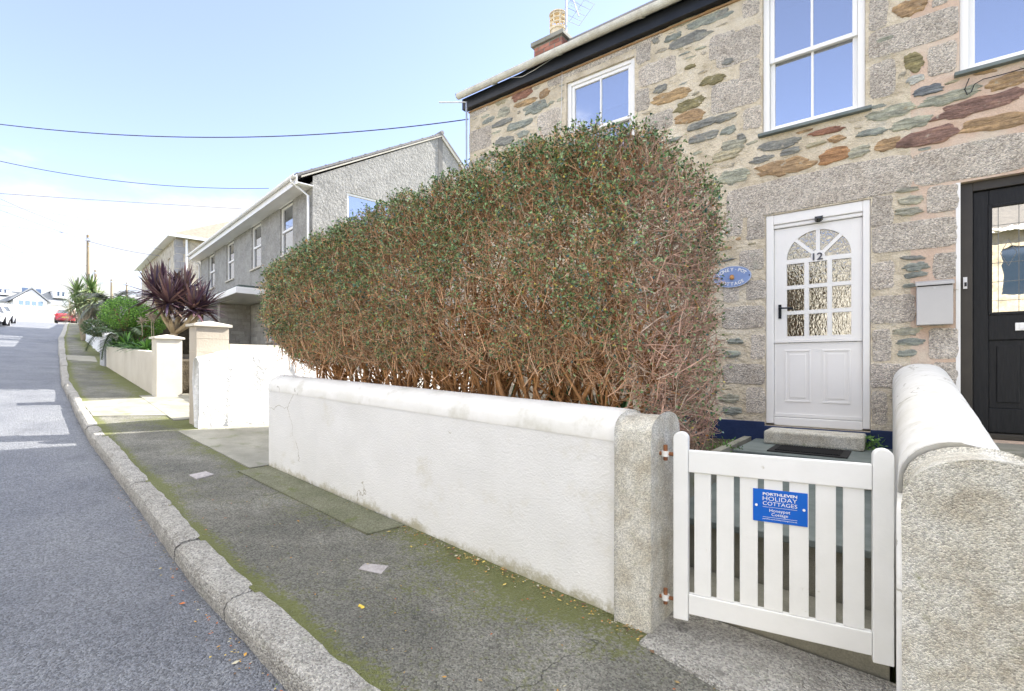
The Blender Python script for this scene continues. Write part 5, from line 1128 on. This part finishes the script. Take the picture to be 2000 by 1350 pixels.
def win_local(root, MM, a, b, z0, z1, mid=True, yo=.05, axis='Y', X=0, fw=.055, head=.0, sill=True):
    fr = MB(MM)
    def bx(mbx, p, q, y0, y1, c, d, mi=0):
        if axis == 'Y': mbx.box(p, q, y0, y1, c, d, mi)
        else: mbx.box(X-y1, X-y0, p, q, c, d, mi)
    bx(fr, a+.002, a+fw, yo, yo+.07, z0, z1); bx(fr, b-fw, b-.002, yo, yo+.07, z0, z1); bx(fr, a+fw, b-fw, yo, yo+.07, z1-fw, z1-.002); bx(fr, a+fw, b-fw, yo, yo+.07, z0+.002, z0+fw)
    zm = (z0+z1)/2
    if mid: bx(fr, a+fw, b-fw, yo-.006, yo+.07, zm-.03, zm+.03)
    f = fr.build('window', M['upvc'], root)
    g = MB(MM); bx(g, a+fw*.9, b-fw*.9, yo+.03, yo+.036, z0+fw*.9, z1-fw*.9); g.build('pane', M['glass'], f)
    g = MB(MM); bx(g, a+.02, b-.02, yo+.075, yo+.09, z0+.01, z1-.01); g.build('interior', M['room'], f)
    if sill: g = MB(MM); bx(g, a-.05, b+.05, -.05, yo, z0-.05, z0-.001); g.build('sill', M['lime'], f)
    return f
for a, b in nw:
    win_local(nb, NM, a, b, 3.17, 4.56); hm = MB(NM); hm.box(a-.03, b+.03, -.012, .04, 4.562, EN-.14); hm.build('window_head', M['upvc'], nb)
win_local(nb, NM, *GWy, mid=False, axis='X', X=0, yo=.03); q = MB(NM); q.box(-.05, .02, .95, 2.42, 3.72, 3.78); q.build('transom', M['upvc'], nb)
win_local(nb, NM, -3.55, -3.1, .75, 1.55, mid=False)
# porch
po = MB(NM); po.box(-9.4, -2.45, -1.15, -.001, 2.02, 2.20); po.build('porch_canopy', M['upvc'], nb, bevel=.01)
po = MB(NM); po.box(-9.3, -2.55, -1.05, -.001, 2.201, 2.27); po.build('canopy_felt', mat('roof_felt', [(.08,.10,.09)], rough=.9), nb)
def blockwall(mb, x, y0, y1, z0, z1, mi=0, axis='X', face=1):
    z = z0; i = 0; r = random.Random(3)
    while z < z1-.02:
        h = r.choice((.07,.10,.14)); h = min(h, z1-z); y = y0
        while y < y1-.02:
            l = min(r.uniform(.2,.5), y1-y); c = r.uniform(.8, 1.15)
            if axis == 'X': mb.box(x-.02*face, x+.008*face, y+.004, y+l-.004, z+.004, z+h-.004, mi, (c,c,c))
            else: mb.box(y+.004, y+l-.004, x-.008, x+.02, z+.004, z+h-.004, mi, (c,c,c))
            y += l
        z += h
M['artstone2'] = mat('reconstituted_stone_blocks', [(.30,.28,.24),(.40,.38,.33)], 2.5, 6, rough=.9, bump=.5, bscale=20, fine=.12, fscale=30, attr=True)
po = MB(NM); po.box(-5.55, -5.25, -.9, -.002, -.5, 2.015, 1); blockwall(po, -5.24, -.88, -.01, -.3, 2.01); blockwall(po, -.9, -5.54, -5.26, -.3, 2.01, axis='Y'); blockwall(po, -.003, -5.2, -3.6, -.3, 2.01, axis='Y'); po.build('porch_wall', [M['artstone2'], M['artstone']], nb)
dd = MB(NM); dd.box(-7.9, -7.0, -.04, .0, -.3, 1.85); dd.build('front_door', M['upvc'], nb)

# ------------------------------------------------------------------ stone house beyond
SM = Matrix.Translation((-33.1, 11, 0)) @ Matrix.Rotation(R_(-9.03), 4, 'Z')
sh = empty('hipped_stone_house', (-33.1, 11, 1.4), R_(-9.03), 'large pale stone house with hipped brown slate roof and white gutter beyond the grey house', 'house')
ES = 7.5; sx0, sx1, sdp = -14.2, -.3, 8.0
mb = MB(SM); wz = [(-2.9,-2.1), (-5.6,-4.8), (-8.0,-7.2), (-11,-10.2)]
openwall(mb, sx0, sx1, 1.0, ES, [(a, b, 4.9, 6.6) for a, b in wz], .15, 0, y=0)
mb.add([(sx1,0,1),(sx1,sdp,1),(sx1,sdp,ES),(sx1,0,ES)], [(0,1,2,3)]); mb.add([(sx0,0,1),(sx0,sdp,1),(sx0,sdp,ES),(sx0,0,ES)], [(3,2,1,0)]); mb.add([(sx0,sdp,1),(sx1,sdp,1),(sx1,sdp,ES),(sx0,sdp,ES)], [(3,2,1,0)])
for i in range(14):
    z = 1.3+.44*i; w_ = .55 if i % 2 else .35; mb.box(sx1-w_, sx1+.02, -.02, (.35 if i % 2 else .55), z, z+.40, 1)
mb.build('wall', [M['stonewall'], mat('grey_quoin', [(.30,.29,.28),(.38,.37,.36)], 4, rough=.9)], sh)
rf = MB(SM); o_ = .35; A = [(sx0-o_,-o_,ES+.08),(sx1+o_,-o_,ES+.08),(sx1+o_,sdp+o_,ES+.08),(sx0-o_,sdp+o_,ES+.08)]; r0, r1 = (sx0+4, sdp/2, ES+2.6), (sx1-4, sdp/2, ES+2.6)
rf.add(A+[r0, r1], [(0,1,5,4), (1,2,5), (2,3,4,5), (3,0,4), (3,2,1,0)]); rf.build('roof', M['rooftile'], sh)
gg = MB(SM); gg.box(sx0-o_, sx1+o_, -o_-.1, -o_, ES-.06, ES+.10); gg.box(sx1+o_, sx1+o_+.1, -o_-.1, sdp, ES-.06, ES+.10); gg.box(sx0-o_, sx1+o_, -o_, 0, ES-.02, ES+.0); gg.build('gutter', M['upvc'], sh)
gg = MB(SM); gg.tube([(sx1+.2,.5,ES-.1),(sx1+.12,.5,1)], .06, 8); gg.build('downpipe', M['upvc'], sh)
for a, b in wz: win_local(sh, SM, a, b, 4.9, 6.6, yo=.08)
# far right houses beyond, along the same side

# ------------------------------------------------------------------ far bungalow row behind the white fence
# the row closes the street: its front faces +X
bx0 = -100.0
def faceX(px, py, X=bx0): p = onX(px, py, X); return p[1], p[2]
far = empty('white_bungalow_row', (bx0-4, 10, 5.2), 0, 'long white bungalow with slate roof, dormers and glazed gable ending the street', 'house')
yL = faceX(-60, 560)[0]; yRr = faceX(150, 600)[0]
ev = faceX(60, 592)[1]; rg = onX(60, 558, bx0-5)[2]
mb = MB(); mb.box(bx0-10, bx0, yL, yRr, 5.0, ev); mb.build('wall', M['wallwhite2'] if 'wallwhite2' in M else M['white'], far)
mb = MB(); mb.prism([(bx0+.4, yL, ev-.1), (bx0-5, yL, rg), (bx0-10.4, yL, ev-.1)], (0, yRr-yL, 0)); mb.build('roof', mat('pale_slate_roof', [(.20,.215,.225),(.27,.28,.285)], .8, rough=.8), far)
ga, gb = faceX(26, 590, bx0+3)[0], faceX(92, 590, bx0+3)[0]; gm = faceX(62, 560, bx0+3)[0]; gt = onX(62, 565, bx0+3)[2]; ge = onX(30, 585, bx0+3)[2]
mb = MB(); mb.prism([(bx0+3, ga, 5.0), (bx0+3, gb, 5.0), (bx0+3, gb, ge), (bx0+3, gm, gt), (bx0+3, ga, ge)], (-3.2, 0, 0)); mb.build('gable', M['white'], far)
mb = MB(); mb.prism([(bx0+3.2, ga-.4, ge-.2), (bx0+3.2, gm, gt+.1), (bx0+3.2, gm, gt+.3), (bx0+3.2, ga-.4, ge)], (-7, 0, 0)); mb.prism([(bx0+3.2, gb+.4, ge-.2), (bx0+3.2, gm, gt+.1), (bx0+3.2, gm, gt+.3), (bx0+3.2, gb+.4, ge)], (-7, 0, 0)); mb.build('gable_roof', mat('pale_slate_roof_gable', [(.27,.285,.295)], rough=.8), far)
for i in range(4):
    a = ga+(gb-ga)*(.16+.19*i); b = a+(gb-ga)*.14; z0_, z1_ = onX(60, 598, bx0+3)[2], onX(60, 588, bx0+3)[2]
    mb = MB(); mb.box(bx0+3.0, bx0+3.03, a, b, z0_, z1_); mb.build('window', mat('far_glass', [(.22,.30,.36)], rough=.1), far)
for i, (pa_, pb_, pt, pbm) in enumerate(((0,12,563,571), (46,58,560,568), (74,84,563,571), (112,126,568,578))):
    X = bx0-.9; a, b = faceX(pa_, 565, X)[0], faceX(pb_, 565, X)[0]; zt_, zb_ = onX(pa_, pt, X)[2], onX(pa_, pbm, X)[2]; dk = i in (1, 2)
    mb = MB()
    if dk: mb.box(X-1.5, X-1.2, a, b, zb_, zt_)
    else: mb.box(X-3, X-.0, a-.4, b+.4, zb_-.3, zt_); mb.prism([(X+.1, a-.6, zt_), (X+.1, b+.6, zt_), (X+.1, (a+b)/2, zt_+.7)], (-3, 0, 0))
    d_ = mb.build('dormer' if not dk else 'roof_window', M['white'] if not dk else mat('far_dark_glass', [(.10,.14,.22)], rough=.1), far)
    if not dk:
        for ya_, yb_2 in ((a, (a+b)/2-.15), ((a+b)/2+.15, b)): mb = MB(); mb.box(X-.0, X+.03, ya_, yb_2, zb_, zt_-.15); mb.build('pane', M['carglass'], d_)
# white picket fence on a block wall
X = -88.0; fa, fb = faceX(-80, 600, X)[0], faceX(160, 600, X)[0]
z_a, z_b, z_c = onX(60, 597, X)[2], onX(60, 609, X)[2], gz(X)-.3
root = empty('white_fence', (X, (fa+fb)/2, z_b), 0, 'white boarded fence along the top of the block wall at the end of the street', 'fence')
mb = MB(); y = fa
while y < fb: mb.box(X, X+.03, y, y+.18, z_b+.02, z_a); y += .24
mb.box(X-.04, X-.001, fa, fb, z_b+.15, z_b+.3); mb.box(X-.04, X-.001, fa, fb, z_a-.3, z_a-.15); mb.build('boards', M['white'], root)
mb = MB(); mb.box(X-.2, X+.1, fa, fb, z_c, z_b); o = mb.build('block_wall', M['lime'], loc=(X, (fa+fb)/2, z_c)); tag(o, 'long cream block wall under the white fence at the end of the street', 'wall')

# ------------------------------------------------------------------ cars
def make_car(name, loc, rz, paint, label, group, plate=True):
    root = empty(name, loc, rz, label, 'car', group); MM = Matrix.Translation(loc) @ Matrix.Rotation(rz, 4, 'Z')
    # local: x forward, length 4.1, half width .86 ; lofted sections (x, half width, z bottom, z shoulder)
    L2 = 2.05; secs = [(-L2,.70,.35,.72),(-L2+.08,.80,.25,.92),(-1.5,.86,.22,.95),(-.6,.87,.22,.93),(.5,.87,.22,.90),(1.3,.85,.22,.84),(1.85,.78,.24,.70),(L2,.64,.35,.60)]
    V = []; n = 0
    for x, hw, zb, zs in secs: V += [(x,-hw*.9,zb),(x,-hw,(zb+zs)/2),(x,-hw*.95,zs),(x,-hw*.6,zs+.04),(x,hw*.6,zs+.04),(x,hw*.95,zs),(x,hw,(zb+zs)/2),(x,hw*.9,zb)]
    F = [(i*8+j, i*8+(j+1) % 8, (i+1)*8+(j+1) % 8, (i+1)*8+j) for i in range(7) for j in range(8)]+[tuple(range(8))[::-1], tuple(56+j for j in range(8))]
    mb = MB(MM); mb.add(V, [f[::-1] for f in F]); 
    # roof
    R4 = [(-1.35,.55,1.40),(-.5,.60,1.46),(.35,.55,1.40)]
    V = [];
    for x, hw, z in R4: V += [(x,-hw,z-.03),(x,-hw*.6,z),(x,hw*.6,z),(x,hw,z-.03)]
    V += [(p[0],p[1],p[2]-.05) for p in V]
    mb.add(V, [(0,1,5,4),(1,2,6,5),(2,3,7,6),(4,5,9,8),(5,6,10,9),(6,7,11,10),(0,4,16,12),(4,8,20,16),(3,15,19,7),(7,19,23,11),(0,12,13,1),(1,13,14,2),(2,14,15,3),(8,9,21,20),(9,10,22,21),(10,11,23,22)])
    for sy in (-1, 1):
        for (xa, xb) in ((-1.85,-1.35),(.95,.35),(-.45,-.45)): mb.tube([(xa, sy*.76, .95),(xb, sy*.56, 1.40)], .035, 5)
    body = mb.build('body', paint, root, smooth=False, bevel=.02)
    mb = MB(MM); G = [(-1.84,.74,.95),(.94,.74,.90),(.34,.53,1.39),(-1.34,.53,1.39)]
    V = [(x,-w_,z) for x, w_, z in G]+[(x,w_,z) for x, w_, z in G]; mb.add(V, [(0,1,2,3),(7,6,5,4),(3,2,6,7),(0,3,7,4),(1,5,6,2)]); mb.build('windows', M['carglass'], root)
    for x in (-1.25, 1.27):
        for sy in (-1, 1):
            mb = MB(MM); mb.tube([(x, sy*.70, .31),(x, sy*.885, .31)], .31, 18); w_ = mb.build('wheel', M['tyre'], root)
            mb = MB(MM); mb.tube([(x, sy*.86, .31),(x, sy*.892, .31)], .19, 14); mb.build('rim', M['metal'], w_)
    for sy in (-1, 1):
        mb = MB(MM); mb.box(-L2-.01, -L2+.16, sy*.55, sy*.80, .66, .86); mb.build('tail_lamp', M['lampred'], root)
        mb = MB(MM); mb.box(L2-.2, L2-.02, sy*.48, sy*.70, .52, .64); mb.build('headlight', M['metal'], root)
        mb = MB(MM); mb.box(.72, .86, sy*.84, sy*1.0, .92, 1.04); mb.build('mirror', paint, root, bevel=.02)
    if plate: mb = MB(MM); mb.box(-L2-.02, -L2+.0, -.26, .26, .50, .62); mb.build('number_plate', M['plateyel'], root)
    else: mb = MB(MM); mb.box(L2-.03, L2+.015, -.40, .40, .36, .50); mb.build('grille', M['black'], root)
    return root
p = onX(127, 631, -68.5); make_car('parked_car', (-70.4, float(p[1])+.45, gz(-70)-.1), math.pi-.21, M['redcar'], 'small red hatchback parked facing away near the top of the street', 'cars parked along the street')
p = onG(14, 640, RD); make_car('parked_car', (float(p[0])-2.3, float(p[1])-.55, gz(p[0]-2)+RD), -.20, M['whitecar'], 'white car parked at the far left edge, nearer of the two', 'cars parked along the street', False)
p = onG(33, 636, RD); make_car('parked_car', (float(p[0])-4.0, float(p[1])-.5, gz(p[0]-3.5)+RD), -.20, M['silvercar'], 'silver blue car parked just behind the white car', 'cars parked along the street', False)

# ------------------------------------------------------------------ poles and wires
def pole(px, ytop, ybase_dep, r, label, arms=()):
    dep = ybase_dep; t = P3(px, ytop, dep); b = Vector((t.x, t.y, gz(t.x)-.1)); root = empty('utility_pole', b, 0, label, 'utility pole', 'wooden utility poles up the street')
    mb = MB(); mb.tube([b, t], [r*1.25, r], 10); mb.build('shaft', M['wood'], root)
    mb = MB(); mb.box(t.x-.12, t.x+.12, t.y-.1, t.y+.1, t.z-.35, t.z-.2); 
    for i in range(3): mb.tube([(t.x-.14, t.y, t.z-.2-.25*i), (t.x+.14, t.y, t.z-.2-.25*i)], .03, 6)
    mb.build('fittings', M['metal'], root); return root
pole(172, 459, 30, .075, 'tall wooden utility pole rising above the green cordylines, nearest and tallest'); pole(186.5, 528, 52, .11, 'wooden utility pole just right of the tallest pole')
pole(218, 546, 62, .12, 'thin distant utility pole above the palm, third from the left'); pole(247.5, 552, 72, .12, 'thin distant utility pole above the clipped bush, fourth from the left')
def wire(pts, r, label, col=None, n=26):
    r *= 1.2 if r != .0095 else .9
    """pts: (px,py,depth) at left, middle and right"""
    (x0, y0, d0), (x1, y1, d1), (x2, y2, d2) = pts; P = []
    for i in range(n+1):
        t = -.12*(x0 <= 0)+(1+.12*(x0 <= 0))*i/n; X = x0+(x2-x0)*t; tm = (x1-x0)/(x2-x0)
        Y = y0*(t-tm)*(t-1)/((0-tm)*(0-1))+y1*(t-0)*(t-1)/((tm)*(tm-1))+y2*t*(t-tm)/(1-tm); iv = 1/d0+(1/d2-1/d0)*t; P.append(tuple(onD(X, Y, 1/iv)))
    mb = MB(); mb.tube(P, r, 5, cap=False); return tag(mb.build('overhead_wire', col or M['wire'], loc=P[-1]), label, 'wire', 'overhead wires')
W_ = mat('pale_wire', [(.20,.20,.24)])
wire([(0,243,9),(480,268,8.2),(915,233,7.8)], .0095, 'thickest overhead cable sagging to the left corner of the stone cottage')
wire([(0,315,12),(260,357,13),(525,368,14.6)], .0095, 'second overhead cable down from the top, ending at the grey house eaves')
wire([(0,378,14),(240,394,16),(472,408,18.5)], .007, 'faint wire meeting the far half of the grey house gutter', W_)
wire([(0,441,20),(80,449,25),(170,461,30)], .012, 'wire running into the very top of the tallest pole', W_)
wire([(0,410,20),(100,446,25),(172,471,30)], .012, 'wire dropping steeply to the tallest pole from the left edge', W_)
wire([(172,471,30),(240,488,30),(312,500,30)], .011, 'wire from the tallest pole to the stone house gutter', W_)
wire([(0,388,16),(160,450,22),(318,488,30)], .009, 'long wire crossing above the pole to the stone house', W_)
wire([(0,400,20),(180,430,26),(335,457,29)], .008, 'pale wire reaching the corner of the hipped roof', W_)
wire([(0,475,22),(80,505,26),(169,519,30)], .011, 'lower pale wire reaching the tallest pole halfway down', W_)
wire([(0,493,26),(90,525,36),(186,542,52)], .012, 'lowest wire sagging to the second pole', W_)

# ------------------------------------------------------------------ houses on the other side of the street (behind the camera, seen in the glass)
def opposite(x0, x1, y, label, m, seed):
    root = empty('opposite_house', ((x0+x1)/2, y, gz((x0+x1)/2)), 0, label, 'house', 'houses across the street'); xc = (x0+x1)/2; zb = gz(x1)-.6; e = gz(xc)+5.6
    ops = [(x0+.8+2.3*i, x0+1.9+2.3*i, e-1.9, e-.5) for i in range(2)]+[(x0+.8, x0+1.9, e-4.6, e-3.2), (x0+3.2, x0+4.1, e-5.4, e-3.3)]
    mb = MB(); xs = sorted({x0, x1, *[a for o in ops for a in o[:2]]}); zs = sorted({zb, e, *[a for o in ops for a in o[2:]]})
    for i in range(len(xs)-1):
        for j in range(len(zs)-1):
            cx, cz = (xs[i]+xs[i+1])/2, (zs[j]+zs[j+1])/2
            if any(o[0] < cx < o[1] and o[2] < cz < o[3] for o in ops): continue
            mb.box(xs[i], xs[i+1], y-.3, y, zs[j], zs[j+1])
    mb.box(x0, x1, y-6, y-.3, zb, e); mb.build('wall', m, root)
    for o in ops: q = MB(); q.box(o[0]+.01, o[1]-.01, y-.12, y-.10, o[2], o[3]); q.build('window', M['carglass'], root)
    q = MB(); q.box(x0, x1, y+.001, y+.03, e-2.75, e-2.5); q.build('band', M['white'], root)
    q = MB(); q.prism([(x0, y+.3, e), (x0, y-3, e+2.1), (x0, y-6.3, e)], (x1-x0, 0, 0)); q.build('roof', M['roofslate'], root); q = MB(); q.box(x0, x1, y+.3, y+.42, e-.1, e+.02); q.build('gutter', M['upvc'], root)
for i, X in enumerate((-24, -18.2, -12.4, -6.6, -.8, 5.0)):
    opposite(X, X+5.8, -8.6+.0*i, ('cream rendered terraced house across the street' if i % 2 else 'pale stone terraced house across the street'), M['lime'] if i % 2 else M['stonewall'], i)
